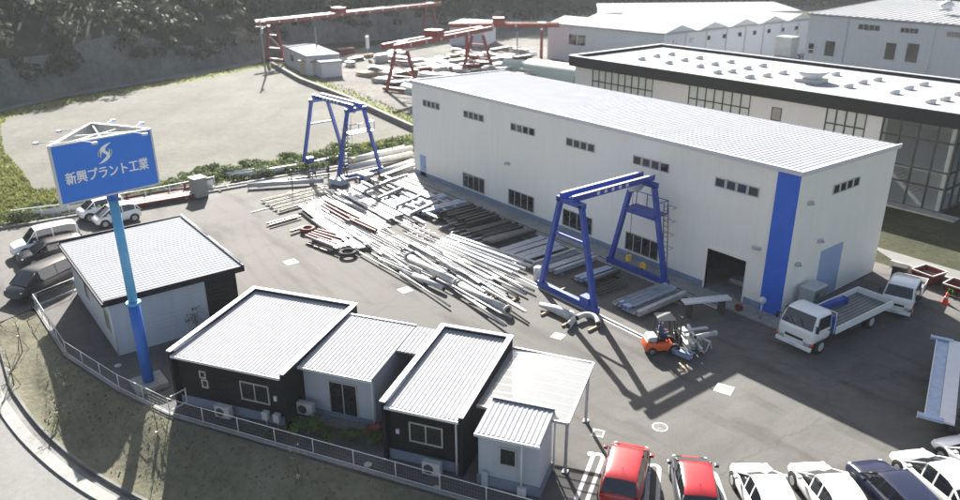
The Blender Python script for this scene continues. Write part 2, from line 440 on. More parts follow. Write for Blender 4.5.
# kerb, road, slope
kerb = [Vector((-60, -37.5, 0)), Vector((-40, -36.6, -.05)), Vector((-31, -36.3, -.25)), G(0, 350, -.45), G(10, 390, -.7), G(40, 430, -.95), G(80, 465, -1.15), G(130, 495, -1.3)]
kerb += [kerb[-1]+Vector((4.2, 2.0, -.1)), kerb[-1]+Vector((10, 5.6, -.1)), kerb[-1]+Vector((30, 17, -.1))]
def resample(pts, n):
    L = [0]
    for a, b in zip(pts, pts[1:]): L.append(L[-1]+(b-a).length)
    out = []
    for i in range(n):
        t = L[-1]*i/(n-1); k = 0
        while k < len(L)-2 and L[k+1] < t: k += 1
        out.append(pts[k].lerp(pts[k+1], (t-L[k])/(L[k+1]-L[k])))
    return out
def smoothp(pts, it=3):
    for _ in range(it): pts = [pts[0]]+[(pts[i-1]+pts[i]*2+pts[i+1])/4 for i in range(1, len(pts)-1)]+[pts[-1]]
    return pts
ks = smoothp(resample(kerb, 120), 6)
def offs(pts, d, dz=0):
    o = []
    for i, p in enumerate(pts):
        t = (pts[min(i+1, len(pts)-1)]-pts[max(i-1, 0)]); t.z = 0; t.normalize()
        o.append(p+Vector((t.y, -t.x, 0))*d+Vector((0, 0, dz)))
    return o
def ribbon(name, a, b, m, struct_=True, thick=0):
    n = len(a); mb = MB().use(m, True)
    vs = [tuple(p) for p in a]+[tuple(p) for p in b]
    mb.raw(vs, [(i, n+i, n+i+1, i+1) for i in range(n-1)])
    o = mb.build(name)
    bm = bmesh.new(); bm.from_mesh(o.data); bmesh.ops.recalc_face_normals(bm, faces=bm.faces)
    if sum(f.normal.z for f in bm.faces) < 0: bmesh.ops.reverse_faces(bm, faces=bm.faces)
    bm.to_mesh(o.data); bm.free()
    return struct(o)
k0 = ks; k1 = offs(ks, .42); k2 = offs(ks, .47, .0); k3 = offs(ks, 1.05)
ribbon('drain_channel', [p+Vector((0, 0, -.12)) for p in k0], [p+Vector((0, 0, -.12)) for p in k1], 'concrete_dark')
def kerbstone(name, pts, d0, d1, h0, h1, m):
    a = offs(pts, d0); b = offs(pts, d1); mb = MB().use(m); n = len(a)
    vs = []
    for p, q in zip(a, b): vs += [p+Vector((0, 0, h0)), p+Vector((0, 0, h1)), q+Vector((0, 0, h1)), q+Vector((0, 0, h0))]
    fs = []
    for i in range(n-1):
        for j in range(3): fs.append((i*4+j, i*4+j+1, i*4+j+5, i*4+j+4))
    mb.raw(vs, fs); return struct(mb.build(name))
kerbstone('kerb', ks, .42, .95, -.25, .02, 'concrete')
kerbstone('kerb', ks, -.12, .0, -.25, .04, 'concrete_dark')
rd = offs(ks, .94, -.07)
ribbon('road', rd, [Vector((p.x*1.0+2, p.y-22, p.z-.35)) for p in rd], 'road')
mb = MB().use('lower'); mb.face([(-300, -500, -3.2), (400, -500, -3.2), (400, 40, -3.2), (-300, 40, -3.2)]); struct(mb.build('lower_ground'))
# embankment between the fence coping and the kerb
te = smoothp(resample(edge[0:-1][2:], 120), 2)
te[0] = edge[2].copy()
kl = smoothp(resample(kerb[2:], 120), 4)
random.seed(3)
mb = MB().use('dry_grass', True); R_ = 10; vs = []
for i in range(120):
    for j in range(R_):
        t = j/(R_-1); p = te[i].lerp(kl[i]+Vector((0, 0, .02)), t)
        s = t*t*(3-2*t); p.z = te[i].z*(1-s)+(kl[i].z+.02)*s-.03*(1-s)
        if 0 < j < R_-1: p += Vector((random.uniform(-.1, .1), random.uniform(-.1, .1), random.uniform(-.05, .05)))
        vs.append(p)
mb.raw(vs, [(i*R_+j, i*R_+j+1, (i+1)*R_+j+1, (i+1)*R_+j) for i in range(119) for j in range(R_-1)])
o = mb.build('embankment')
bm = bmesh.new(); bm.from_mesh(o.data); bmesh.ops.recalc_face_normals(bm, faces=bm.faces)
if sum(f.normal.z for f in bm.faces) < 0: bmesh.ops.reverse_faces(bm, faces=bm.faces)
bm.to_mesh(o.data); bm.free(); struct(o)
# tufts on the embankment (one mass)
mb = MB().use('dry_blade')
for _ in range(1500):
    i = random.randrange(30, 118); j = random.uniform(0, R_-2); a = vs[i*R_+int(j)]; b = vs[(i+1)*R_+int(j)+1]
    p = a.lerp(b, random.random())
    h = random.uniform(.03, .09); an = random.uniform(0, PI); d = Vector((math.cos(an), math.sin(an), 0))*random.uniform(.03, .09)
    l = Vector((random.uniform(-.06, .06), random.uniform(-.06, .06), h))
    mb.face([p-d, p+d, p+l])
tag(mb.build('grass'), 'thin dry grass tufts covering the embankment below the fence', 'grass', kind='stuff')

# ------------------------------------------------------------------ hill and wood
foot = [Vector((-60, -150, 0)), G(-120, 140), G(0, 108), G(60, 94), G(140, 80), G(200, 71), G(262, 58), G(300, 46), G(350, 42), G(430, 37), G(500, 31), G(600, 22), G(700, 9), G(800, 9), G(960, 6), G(1100, 8)]
foot = smoothp(resample(foot, 130), 3)
outw = []
for i, p in enumerate(foot):
    t = foot[min(i+3, 129)]-foot[max(i-3, 0)]; t.z = 0; t.normalize(); outw.append(Vector((-t.y, t.x, 0)))
for _ in range(12): outw = [outw[0]]+[(outw[i-1]+outw[i]+outw[i+1]).normalized() for i in range(1, 129)]+[outw[-1]]
random.seed(11)
def wall_h(i):
    f = i/129
    return 5.4+1.2*math.sin(i*.35)+.8*math.sin(i*.9+1) if f < .52 else max(1.5, 5-(f-.52)*14)
prof = [(0, 0), (.8, .55), (1.6, 1.0)]
prof2 = [(6, 3), (14, 8), (26, 16), (42, 28), (65, 42), (100, 58), (160, 80)]
vs = []; K = len(prof)+len(prof2)
for i, p in enumerate(foot):
    wh = wall_h(i)
    for d, k in prof: vs.append(p+outw[i]*(d+random.uniform(-.4, .4)*(k > 0))+Vector((0, 0, wh*k-.05)))
    for d, z in prof2: vs.append(p+outw[i]*(1.6+d)+Vector((0, 0, wh+z*(1+.12*math.sin(i*.21+d*.05)))))
mb = MB().use('hill', True)
for i in range(129):
    for j in range(K-1):
        mb.use('rock' if j < 2 else 'hill', j > 2); mb.f.append((i*K+j, i*K+j+1, (i+1)*K+j+1, (i+1)*K+j)); mb.m.append(mb.cur); mb.sm.append(j > 2)
mb.v = [tuple(v) for v in vs]
struct(mb.build('hill'))
# the wood on the hill: one far-off mass of crowns
def clump(mb, c, R, n, ls, squash=.8):
    for _ in range(n):
        u = Vector((random.gauss(0, 1), random.gauss(0, 1), random.gauss(0, 1))).normalized()
        if u.z < -.35: u.z = -u.z
        rr = R*(.65+.4*random.random()); p = Vector(c)+Vector((u.x*rr, u.y*rr, u.z*rr*squash))
        a = u.orthogonal().normalized(); a = (a+Vector((random.uniform(-1, 1), random.uniform(-1, 1), random.uniform(-1, 1)))*.8).normalized(); b = (u+Vector((random.uniform(-.6, .6), random.uniform(-.6, .6), random.uniform(-.6, .6)))).cross(a).normalized()
        s = ls*random.uniform(.6, 1.4)
        mb.face([p-a*s, p-b*s*.6, p+a*s, p+b*s*.6])
mb = MB().use('leaf_wood')
random.seed(5)
for _ in range(3000):
    i = random.randrange(4, 126); j = random.choice([1, 2, 3, 3, 4, 4, 5, 5, 6])
    a = vs[i*K+j]; b = vs[(i+1)*K+min(j+1, K-1)]
    p = a.lerp(b, random.random())
    R = random.uniform(1.6, 3.4)
    mb.use('leaf_pale' if random.random() < .07 else 'leaf_wood')
    clump(mb, p+Vector((0, 0, R*.5)) if j > 1 else p, R*(1 if j > 1 else .6), 70, .42)
tag(mb.build('woodland'), 'dark wooded hillside rising behind the gravel lot and the far yard', 'woodland', kind='stuff')

# ------------------------------------------------------------------ grass fringe and hedge band
random.seed(21)
mb = MB().use('grass_blade')
def inpoly(p, P):
    c = False; n = len(P)
    for i in range(n):
        a, b = P[i], P[i-1]
        if (a.y > p.y) != (b.y > p.y) and p.x < (b.x-a.x)*(p.y-a.y)/(b.y-a.y)+a.x: c = not c
    return c
cnt = 0
while cnt < 9000:
    px, py = random.uniform(-5, 415), random.uniform(70, 235)
    p = G(px, py)
    if not inpoly(p, gr) or inpoly(p, glot): continue
    if py < 120 and random.random() < .5: continue
    cnt += 1
    h = random.uniform(.08, .32); an = random.uniform(0, PI); d = Vector((math.cos(an), math.sin(an), 0))*random.uniform(.06, .22)
    mb.face([p-d, p+d, p+Vector((random.uniform(-.1, .1), random.uniform(-.1, .1), h))])
tag(mb.build('grass'), 'bright rough grass around the edge of the pale gravel lot', 'grass', kind='stuff')
random.seed(31)
hp = [(70, 202), (88, 199), (100, 192), (118, 196), (136, 190), (150, 195), (166, 187), (182, 190), (196, 181), (206, 186), (218, 180), (231, 184), (243, 177), (256, 181), (268, 173), (281, 177), (292, 169), (303, 174), (312, 165), (323, 169), (335, 162), (346, 165), (357, 158), (368, 161), (379, 154), (390, 157), (401, 149), (409, 152), (212, 176), (250, 171), (285, 165), (345, 156), (28, 218), (8, 222), (45, 212)]
sizes = ['low', 'broad', 'tall', 'thin', 'ragged']
for k, (px, py) in enumerate(hp):
    if px > 200: py -= 5
    p = G(px, py); R = random.uniform(.6, 1.05)
    t = thing('shrub', '%s green shrub in the hedge band between the yard and the gravel lot' % random.choice(['dark', 'bushy']), 'shrub', p, 0, 'shrubs in the hedge band')
    mb = MB().use('leaf_hedge')
    for q in range(5): clump(mb, (random.uniform(-1.1, 1.1), random.uniform(-1.1, 1.1), R*.4*random.uniform(.6, 1.3)), R*random.uniform(.55, .9), 110, .12, .6)
    mb.build('foliage', parent=t)
    mb = MB()
    for q in range(4): mb.tube([(0, 0, -.05), (random.uniform(-.4, .4), random.uniform(-.4, .4), R*.7)], [.03, .012], 5)
    mb.build('stem', 'bark', t)

# ------------------------------------------------------------------ windows
def window(parent, x0, x1, z0, z1, n, axis='front', off=0.0, frame='frame', glassm='glass', fr=.05, gap=0.0, name='window', bar=0):
    """window set proud of a wall; axis front: wall plane y=off facing -y; end: plane x=off facing +x"""
    def P(a, b, d):   # along, height, depth outwards
        return (a, off-d, b) if axis == 'front' else (off+d, a, b)
    f = MB().use(frame); g = MB().use(glassm)
    def slab(mb, a0, a1, b0, b1, d0, d1):
        c = [P(a0, b0, d0), P(a1, b1, d1)]
        mb.box(c[0][0], c[1][0], c[0][1], c[1][1], min(b0, b1), max(b0, b1))
    slab(f, x0, x1, z0, z0+fr, -.02, .06); slab(f, x0, x1, z1-fr, z1, -.02, .06)
    W = (x1-x0)/n
    for i in range(n+1):
        xx = x0+W*i; a = fr if i in (0, n) else fr*.8+gap
        lo = xx if i == 0 else (xx-a if i == n else xx-a/2)
        slab(f, lo, lo+a, z0+fr, z1-fr, -.018, .058)
    if bar: slab(f, x0+fr, x1-fr, (z0+z1)/2-.025, (z0+z1)/2+.025, -.016, .05)
    o = f.build(name, parent=parent)
    slab(g, x0+fr, x1-fr, z0+fr, z1-fr, .0, .02)
    g.build('pane', parent=o)
    return o

# ------------------------------------------------------------------ workshop
LX, WY, HF, HB = 38.2, 10.9, 8.62, 8.4
W = thing('workshop', 'long white metal-clad workshop with ribbed roof and a blue corner stripe', 'workshop')
mb = MB().use('facade')
D0, D1, DZ = -5.28, -2.55, 2.75
mb.box(-LX, D0, 0, .2, 0, HF); mb.box(D0, D1, 0, .2, DZ, HF); mb.box(D1, 0, 0, .2, 0, HF)
mb.use('facade_end')
mb.hexa([(-.2, .2, 0), (0, .2, 0), (0, WY-.2, 0), (-.2, WY-.2, 0)], [(-.2, .2, HF), (0, .2, HF), (0, WY-.2, HB), (-.2, WY-.2, HB)])
mb.hexa([(-LX, .2, 0), (-LX+.2, .2, 0), (-LX+.2, WY-.2, 0), (-LX, WY-.2, 0)], [(-LX, .2, HF), (-LX+.2, .2, HF), (-LX+.2, WY-.2, HB), (-LX, WY-.2, HB)])
mb.use('facade'); mb.box(-LX, 0, WY-.2, WY, 0, HB)
mb.build('wall', parent=W)
mb = MB().use('concrete'); mb.box(-LX+.2, -.2, .2, WY-.2, 0, .06); mb.build('floor', parent=W)
mb = MB().use('roof_metal')
sl = (HB-HF)/WY
def rz_(y): return HF+sl*y
mb.hexa([(-LX-.1, -.12, rz_(0)-.02), (.1, -.12, rz_(0)-.02), (.1, WY+.15, rz_(WY)-.02), (-LX-.1, WY+.15, rz_(WY)-.02)],
        [(-LX-.1, -.12, rz_(0)+.1), (.1, -.12, rz_(0)+.1), (.1, WY+.15, rz_(WY)+.1), (-LX-.1, WY+.15, rz_(WY)+.1)])
n = 112
for i in range(n):
    x = -LX+.2+i*(LX-.35)/(n-1)
    mb.hexa([(x-.05, .02, rz_(0)+.1), (x+.04, .02, rz_(0)+.1), (x+.05, WY+.24, rz_(WY)+.1), (x-.05, WY+.24, rz_(WY)+.1)],
            [(x-.025, .02, rz_(0)+.118), (x+.025, .02, rz_(0)+.118), (x+.025, WY+.24, rz_(WY)+.118), (x-.025, WY+.24, rz_(WY)+.118)])
rf = mb.build('roof', parent=W)
mb = MB().use('roof_trim')
mb.box(-LX-.14, .14, -.16, .015, HF-.06, HF+.2)
mb.hexa([(.05, .015, HF-.08), (.14, .015, HF-.08), (.14, WY+.2, HB-.08), (.05, WY+.2, HB-.08)], [(.05, .015, HF+.19), (.14, .015, HF+.19), (.14, WY+.2, HB+.19), (.05, WY+.2, HB+.19)])
mb.hexa([(-LX-.14, .015, HF-.08), (-LX-.05, .015, HF-.08), (-LX-.05, WY+.2, HB-.08), (-LX-.14, WY+.2, HB-.08)], [(-LX-.14, .015, HF+.19), (-LX-.05, .015, HF+.19), (-LX-.05, WY+.2, HB+.19), (-LX-.14, WY+.2, HB+.19)])
mb.build('roof_edge', parent=rf)
mb = MB().use('skirt'); mb.box(-LX, D0-.1, -.03, 0, .12, .5); mb.box(D1+.08, -1.36, -.03, 0, .12, .5); mb.build('skirting', parent=W)
mb = MB().use('blue'); mb.box(-1.35, .004, -.05, 0, .1, HF-.07); mb.build('stripe_panel', parent=W)
for a, b in ((-36.4, -33.8), (-30.3, -27.6), (-24.2, -21.4), (-18, -15.2), (-11.7, -8.75), (-5.3, -2.35)):
    window(W, a, b, 6.72, 7.3, 4, gap=.13, frame='offwhite')
for a, b in ((-30.55, -27.5), (-24.4, -21.3), (-18.1, -15.05), (-11.9, -9.0)):
    window(W, a, b, .62, 1.95, 4, frame='offwhite', fr=.06)
window(W, 3.65, 6.6, 6.75, 7.33, 4, 'end', 0, gap=.13, frame='offwhite')
mb = MB().use('shutter'); mb.box(-37.2, -36.25, -.03, 0, .1, 2.1)
dd = mb.build('door', parent=W)
MB().use('dark_metal').tube([(-36.4, -.06, 1.0), (-36.4, -.06, 1.15)], .02, 6).build('handle', parent=dd)
mb = MB().use('shutter'); mb.box(0, .03, 3.55, 6.05, .06, 3.3); mb.build('roller_shutter', parent=W)
mb = MB().use('facade'); mb.box(D0-.1, D0, -.05, .2, .0, DZ); mb.box(D1, D1+.08, -.05, .2, 0, DZ); mb.box(D0-.1, D1+.08, -.05, -.001, DZ, DZ+.15); mb.build('door_frame', parent=W)
for (x, y, z) in ((-24.5, -.08, 3.9), (-2.0, -.08, 3.7)):
    mb = MB().use('galv'); mb.box(x-.25, x+.25, y-.14, y+.06, z, z+.16); mb.box(x-.06, x+.06, y-.3, y-.14, z+.03, z+.1); mb.build('wall_lamp', parent=W)
for (y, z) in ((.9, 3.1), (3.05, 4.0), (1.2, 6.7)):
    mb = MB().use('galv'); mb.box(.0, .22, y-.16, y+.16, z, z+.2); mb.box(.2, .34, y-.05, y+.05, z+.04, z+.12); mb.build('wall_lamp', parent=W)
for x in (-12.7, -26):
    MB().use('galv').tube([(x, -.09, .15), (x, -.09, HF-.1)], .03, 6) if False else None
mb = MB().use('concrete')
mb.box(-LX, 0, -1.35, -.002, 0, .1); mb.box(.002, 1.0, -1.35, 3.4, 0, .1)
struct(mb.build('apron'))
# steel inside the doorway
t = thing('pallet', 'low stack of pale steel plates on a pallet just inside the workshop door', 'pallet', (-4.0, 2.2, .06))
mb = MB().use('timber')
for x in (-.5, 0, .5): mb.box(x-.05, x+.05, -.5, .5, 0, .1)
for y in (-.45, -.15, .15, .45): mb.box(-.6, .6, y-.06, y+.06, .1, .13)
mb.build('base', parent=t)
mb = MB().use('steel_pale')
for i in range(4): mb.box(-.7+i*.02, .65-i*.03, -.42, .4, .132+i*.07, .19+i*.07)
mb.build('plate_stack', parent=t)
# electrical cabinet beside the shutter
t = thing('cabinet', 'grey steel electrical cabinet standing against the end wall of the workshop', 'cabinet', (.75, 1.9, 0.1))
mb = MB().use('galv'); mb.box(-.45, .45, -.75, .75, 0, 1.75); mb.build('body', parent=t, bevel=.02)
mb = MB().use('steel_grey'); mb.box(.45, .47, -.68, -.02, .1, 1.65); mb.box(.45, .47, .02, .68, .1, 1.65); mb.build('door', parent=t)
mb = MB().use('dark_metal'); mb.box(.47, .49, -.5, -.2, 1.2, 1.5); mb.build('vent', parent=t)
# water tank column etc near the corner
t = thing('lamp_post', 'short post with round white head beside the blue stripe', 'post', (-.6, -1.05, .1))
MB().use('galv').tube([(0, 0, 0), (0, 0, 1.0)], .05, 8).build('post', parent=t)
MB().use('white').tube([(0, 0, .95), (0, 0, 1.05), (0, 0, 1.25), (0, 0, 1.35)], [.1, .2, .2, .08], 12).build('head', parent=t)
t = thing('hose_reel', 'small red hose reel on the concrete apron by the doorway', 'hose reel', (-2.0, -1.1, .1))
MB().use('red_paint').tube([(0, -.1, .2), (0, .1, .2)], .2, 14).build('drum', parent=t)
MB().use('dark_metal').box(-.15, .15, -.13, .13, 0, .05).build('stand', parent=t)

# ------------------------------------------------------------------ offices
def corr_roof(parent, x0, x1, y0, y1, zf, zb, pitch_=.2, m='roof_white', th=.08, name='roof', rib=.02):
    """corrugated roof, ribs along y"""
    mb = MB().use(m); n = max(4, int((x1-x0)/pitch_)); w_ = (x1-x0)/n; prof = []
    for i in range(n):
        a = x0+i*w_
        prof += [(a, 0), (a+w_*.42, 0), (a+w_*.52, rib), (a+w_*.88, rib)]
    prof.append((x1, 0)); k = len(prof)
    vs = [(x, y0, zf+z+th) for x, z in prof]+[(x, y1, zb+z+th) for x, z in prof]
    mb.raw(vs, [(i, i+1, k+i+1, k+i) for i in range(k-1)])
    mb.raw([(x0, y0, zf), (x1, y0, zf), (x1, y1, zb), (x0, y1, zb)], [(0, 3, 2, 1)])
    top = [(x, y0, zf+z+th) for x, z in prof]
    for (a, b) in zip(prof, prof[1:]):
        mb.face([(a[0], y0, zf), (b[0], y0, zf), (b[0], y0, zf+th+b[1]), (a[0], y0, zf+th+a[1])])
        mb.face([(b[0], y1, zb), (a[0], y1, zb), (a[0], y1, zb+th+a[1]), (b[0], y1, zb+th+b[1])])
    mb.face([(x0, y0, zf), (x0, y0, zf+th), (x0, y1, zb+th), (x0, y1, zb)])
    mb.face([(x1, y0, zf), (x1, y1, zb), (x1, y1, zb+th), (x1, y0, zf+th)])
    return mb.build(name, parent=parent)
# A: the larger white office, square to the workshop
ax0, ax1, ay0, ay1 = -29.3, -19.35, -31.2, -24.5
A = thing('office', 'white office with wide ribbed monopitch roof and black fascia behind the sign pole', 'office', (ax0, ay0, 0))
X, Y = ax1-ax0, ay1-ay0
z0f, z0b = 3.25, 3.35
mb = MB().use('siding_pale'); mb.box(0, X, 0, Y, 0, z0f-.002); mb.build('wall', parent=A)
mb = MB().use('siding_dark'); mb.box(X, X+.03, 4.95, Y+.01, 0, z0f-.01); mb.box(X-3.2, X+.0, Y, Y+.03, 0, z0f-.01); mb.build('dark_panel', parent=A)
corr_roof(A, -.25, X+.45, -.3, Y+.3, z0f+.03, z0b+.03, .32, 'roof_metal', .1)
mb = MB().use('fascia_dark')
mb.box(-.35, X+.55, -.42, -.3, z0f-.08, z0f+.1); mb.box(X+.45, X+.55, -.3, Y+.3, z0f-.08, z0b+.16); mb.box(-.35, -.25, -.3, Y+.3, z0f-.08, z0b+.2); mb.box(-.35, X+.55, Y+.3, Y+.4, z0f-.08, z0b+.2)
mb.build('fascia', parent=A)
mb = MB().use('roof_trim')
mb.tube([(X+.0, -.02, 0), (X+.0, -.02, z0f)], .045, 8); mb.build('downpipe', parent=A)
mb = MB().use('roof_trim'); mb.tube([(-.2, Y+.35, z0b+.3), (X*.5, Y+.35, z0b+.3)], .03, 6); mb.tube([(X*.5, Y+.35, z0b+.3), (X+.4, Y+.35, z0b+.3)], .03, 6)
for x in (0, 2.5, 5, 7.5, 10): mb.tube([(x, Y+.35, z0b+.1), (x, Y+.35, z0b+.3)], .02, 6)
mb.build('roof_rail', parent=A)
wf = window(A, 3.6, 4.4, 1.2, 2.2, 1, 'front', 0, frame='frame')
wf = window(A, 8.3, 9.6 if False else 9.3, 1.1, 2.25, 2, 'front', 0, frame='frame')
# B, C, D, F, E : the rotated row
ROT = rad(32); OO = Vector((-11.9, -29.6, 0)); OU = Vector((math.cos(ROT), math.sin(ROT), 0)); OV = Vector((-OU.y, OU.x, 0))
def OL(x, y, z=0): return OO+OU*x+OV*y+Vector((0, 0, z))
def unit(name, label, x0, x1, y0, y1, wall, par=(), zf=2.62, zb=2.95, skirt=True):
    t = thing(name, label, 'office', OL(x0, y0), ROT)
    X, Y = x1-x0, y1-y0
    mb = MB().use(wall)
    mb.hexa([(.06, .06, 0), (X-.06, .06, 0), (X-.06, Y-.06, 0), (.06, Y-.06, 0)], [(.06, .06, zf), (X-.06, .06, zf), (X-.06, Y-.06, zb), (.06, Y-.06, zb)])
    mb.build('wall', parent=t)
    if skirt:
        mb = MB().use('base_blue'); mb.box(0, X, 0, .055, 0, .45); mb.box(X-.055, X+.01, .056, Y, 0, .35); mb.build('plinth', parent=t)
    r = corr_roof(t, .0, X, -.18, Y, zf+.01, zb+.01, .19)
    for side in par:
        mb = MB().use('siding_dark')
        if side == 'L': a0, a1 = -.16, -.005
        if side == 'R': a0, a1 = X+.005, X+.16
        if side in 'LR':
            mb.hexa([(a0, -.22, 0 if wall == 'siding_dark' else zf-.2), (a1, -.22, 0 if wall == 'siding_dark' else zf-.2), (a1, Y+.12, 0), (a0, Y+.12, 0)], [(a0, -.22, zf+.24), (a1, -.22, zf+.24), (a1, Y+.12, zb+.24), (a0, Y+.12, zb+.24)])
            mb.use('roof_trim')
            mb.hexa([(a0-.05, -.24, zf+.242), (a1+.05, -.24, zf+.242), (a1+.05, Y+.14, zb+.242), (a0-.05, Y+.14, zb+.242)], [(a0-.05, -.24, zf+.30), (a1+.05, -.24, zf+.30), (a1+.05, Y+.14, zb+.30), (a0-.05, Y+.14, zb+.30)]); mb.box(a1+.002 if side == 'L' else a0-.03, a1+.03 if side == 'L' else a0-.002, .0, Y, zf+.15, zf+.24)
        else:
            mb.box(.0, X, Y+.005, Y+.115, 0, zb+.236); mb.use('roof_trim'); mb.box(-.10, X+.10, Y-.05, Y+.15, zb+.238, zb+.298)
        mb.build('parapet', parent=t)
    mb = MB().use('roof_trim'); mb.box(0, X, -.28, -.181, zf-.04, zf+.08); mb.build('gutter', parent=t)
    return t, X, Y
def downpipe(t, x, y, z, mname='roof_trim'):
    MB().use(mname).tube([(x, y, 0), (x, y, z)], .045, 8).build('downpipe', parent=t)
B, X, Y = unit('office', 'black-walled office with high parapets, leftmost of the small ribbed-roof units', -.95, 4.95, .12, 6.5, 'siding_dark', 'LRK')
downpipe(B, -.2, -.1, 2.6)
window(B, 1.27, 1.62, 1.62, 2.0, 1, 'front', .06, frame='frame'); window(B, 1.33, 1.68, 1.12, 1.55, 1, 'front', .06, frame='frame')
window(B, 3.5, 5.02, .95, 1.92, 2, 'front', .06, frame='frame')
mb = MB().use('white'); mb.box(5.28, 5.42, -.02, .06, 1.25, 1.5); mb.build('vent_hood', parent=B)
C_, X, Y = unit('office', 'small pale blue-grey office unit with glass garden door and ribbed roof', 5.13, 8.85, 1.25, 5.7, 'siding_light', '')
downpipe(C_, X-.1, -.06, 2.6)
gd = window(C_, 1.35, 2.8, .25, 2.1, 2, 'front', .06, frame='frame', name='garden_door')
mb = MB().use('roof_trim'); mb.box(0, X, Y, Y+.08, 2.9, 3.1); mb.build('roof_edge', parent=C_)
mb = MB().use('concrete_dark'); mb.box(-.1, 3.3, -.45, -.003, .0, .22); mb.build('step', parent=C_)
D_, X, Y = unit('office', 'narrow black-walled office unit with parapets beside the carport', 10.25, 13.5, -.3, 5.9, 'siding_dark', 'LRK')
downpipe(D_, X-.15, -.1, 2.6)
window(D_, .95, 2.45, 1.05, 2.0, 2, 'front', .06, frame='frame')
mb = MB().use('white'); mb.box(.35, .48, -.02, .06, 1.3, 1.5); mb.build('vent_hood', parent=D_)
F_, X, Y = unit('storeroom', 'smallest pale shed unit with ribbed roof at the right end of the row', 14.3, 16.95, -.62, 1.3, 'siding_light', '', 2.5, 2.72)
F_['category'] = 'storeroom'
downpipe(F_, X-.75, -.1, 2.5); downpipe(F_, X+.06, Y-.1, 2.5)
window(F_, .95, 1.65, 1.15, 1.98, 1, 'front', .06, frame='frame')
mb = MB().use('fascia_dark'); mb.box(0, X, Y, Y+.06, 2.6, 2.86); mb.use('roof_trim'); mb.box(-.02, X+.02, Y-.01, Y+.1, 2.862, 2.92); mb.build('parapet', parent=F_)
MB().use('siding_light').box(.25, .5, -.12, .0, 0, .7).build('meter_box', parent=F_); MB().use('roof_trim').box(1.75, 2.1, -.14, .0, 0, .35).build('meter_box', parent=F_)
# covered way linking C and D at the back
t = thing('covered_way', 'white ribbed lean-to roof between the pale unit and the narrow black unit', 'roof', OL(8.87, 3.5), ROT)
corr_roof(t, 0, 1.2, 0, 2.2, 2.79, 2.96, .19)
mb = MB().use('siding_light'); mb.box(0, 1.2, 2.0, 2.08, 0, 2.9); mb.build('wall', parent=t)
# carport
t = thing('carport', 'open carport with translucent sheet roof beside the narrow black unit', 'carport', OL(13.75, .9), ROT)
X, Y = 3.85, 4.75
k0_, k1_ = 2.55, 2.72
mb = MB().use('polycarb', True)
for i in range(14):
    a0, a1 = i/14, (i+1)/14
    def zc(a): return 2.55+.16*math.sin(a*PI*.62+.6)
    mb.raw([(X*a0, 0, zc(a0)), (X*a1, 0, zc(a1)), (X*a1, Y, zc(a1)+.1), (X*a0, Y, zc(a0)+.1)], [(0, 1, 2, 3)])
mb.build('roof_sheet', parent=t)
mb = MB().use('galv')
for j in range(9):
    y = Y*j/8
    for i in range(8): mb.beam((X*i/8, y, zc(i/8)+.1*j/8-.03), (X*(i+1)/8, y, zc((i+1)/8)+.1*j/8-.03), .03, .04)
mb.beam((0, 0, 2.6), (X, 0, 2.62), .08, .12); mb.beam((X, 0, 2.6), (X, Y, 2.7), .1, .14); mb.beam((0, Y, 2.8), (X, Y, 2.72), .08, .12)
mb.build('frame', parent=t)
for (x, y) in ((X-.1, .35), (X-.1, Y-.6)):
    mb = MB().use('galv'); mb.box(x-.06, x+.06, y-.06, y+.06, 0, 2.58); mb.box(x-.12, x+.12, y-.12, y+.12, 0, .06); mb.build('post', parent=t)
# AC units
def ac_unit(label, loc, rz, group='air conditioner units outside the offices'):
    t = thing('air_conditioner', label, 'air conditioner', loc, rz, group)
    mb = MB().use('offwhite'); mb.box(-.4, .4, -.15, .15, .06, .66); mb.build('body', parent=t, bevel=.02)
    mb = MB().use('dark_metal'); mb.tube([(-.1, -.151, .36), (-.1, -.16, .36)], .22, 18); mb.build('fan_grille', parent=t)
    mb = MB().use('black')
    for x in (-.3, .3): mb.box(x-.03, x+.03, -.18, .18, 0, .06)
    mb.build('foot', parent=t); return t
ac_unit('white air conditioner unit at the black wall of the leftmost small office', OL(1.75, -.25), ROT)
ac_unit('white air conditioner beside the pale unit by the garden door', OL(5.5, .8, .35), ROT)
ac_unit('white air conditioner in front of the narrow black office unit', OL(12.4, -.75), ROT)
ac_unit('white air conditioner on the wall of the large white office', (-18.95, -25.5, .1), rad(90))
for k, (x, l) in enumerate(((3.95, 'white gas meter box left of the pair by the black office'), (4.55, 'white gas meter box right of the pair by the black office'), (13.15, 'white meter box on the corner of the narrow black unit'))):
    t = thing('meter_box', l, 'meter box', OL(x, -.1, .35), ROT)
    mb = MB().use('offwhite'); mb.box(-.15, .15, -.12, .12, 0, .4); mb.build('case', parent=t, bevel=.02)
    mb = MB().use('galv'); mb.tube([(0, 0, -.35), (0, 0, .02)], .025, 6); mb.build('pipe', parent=t)
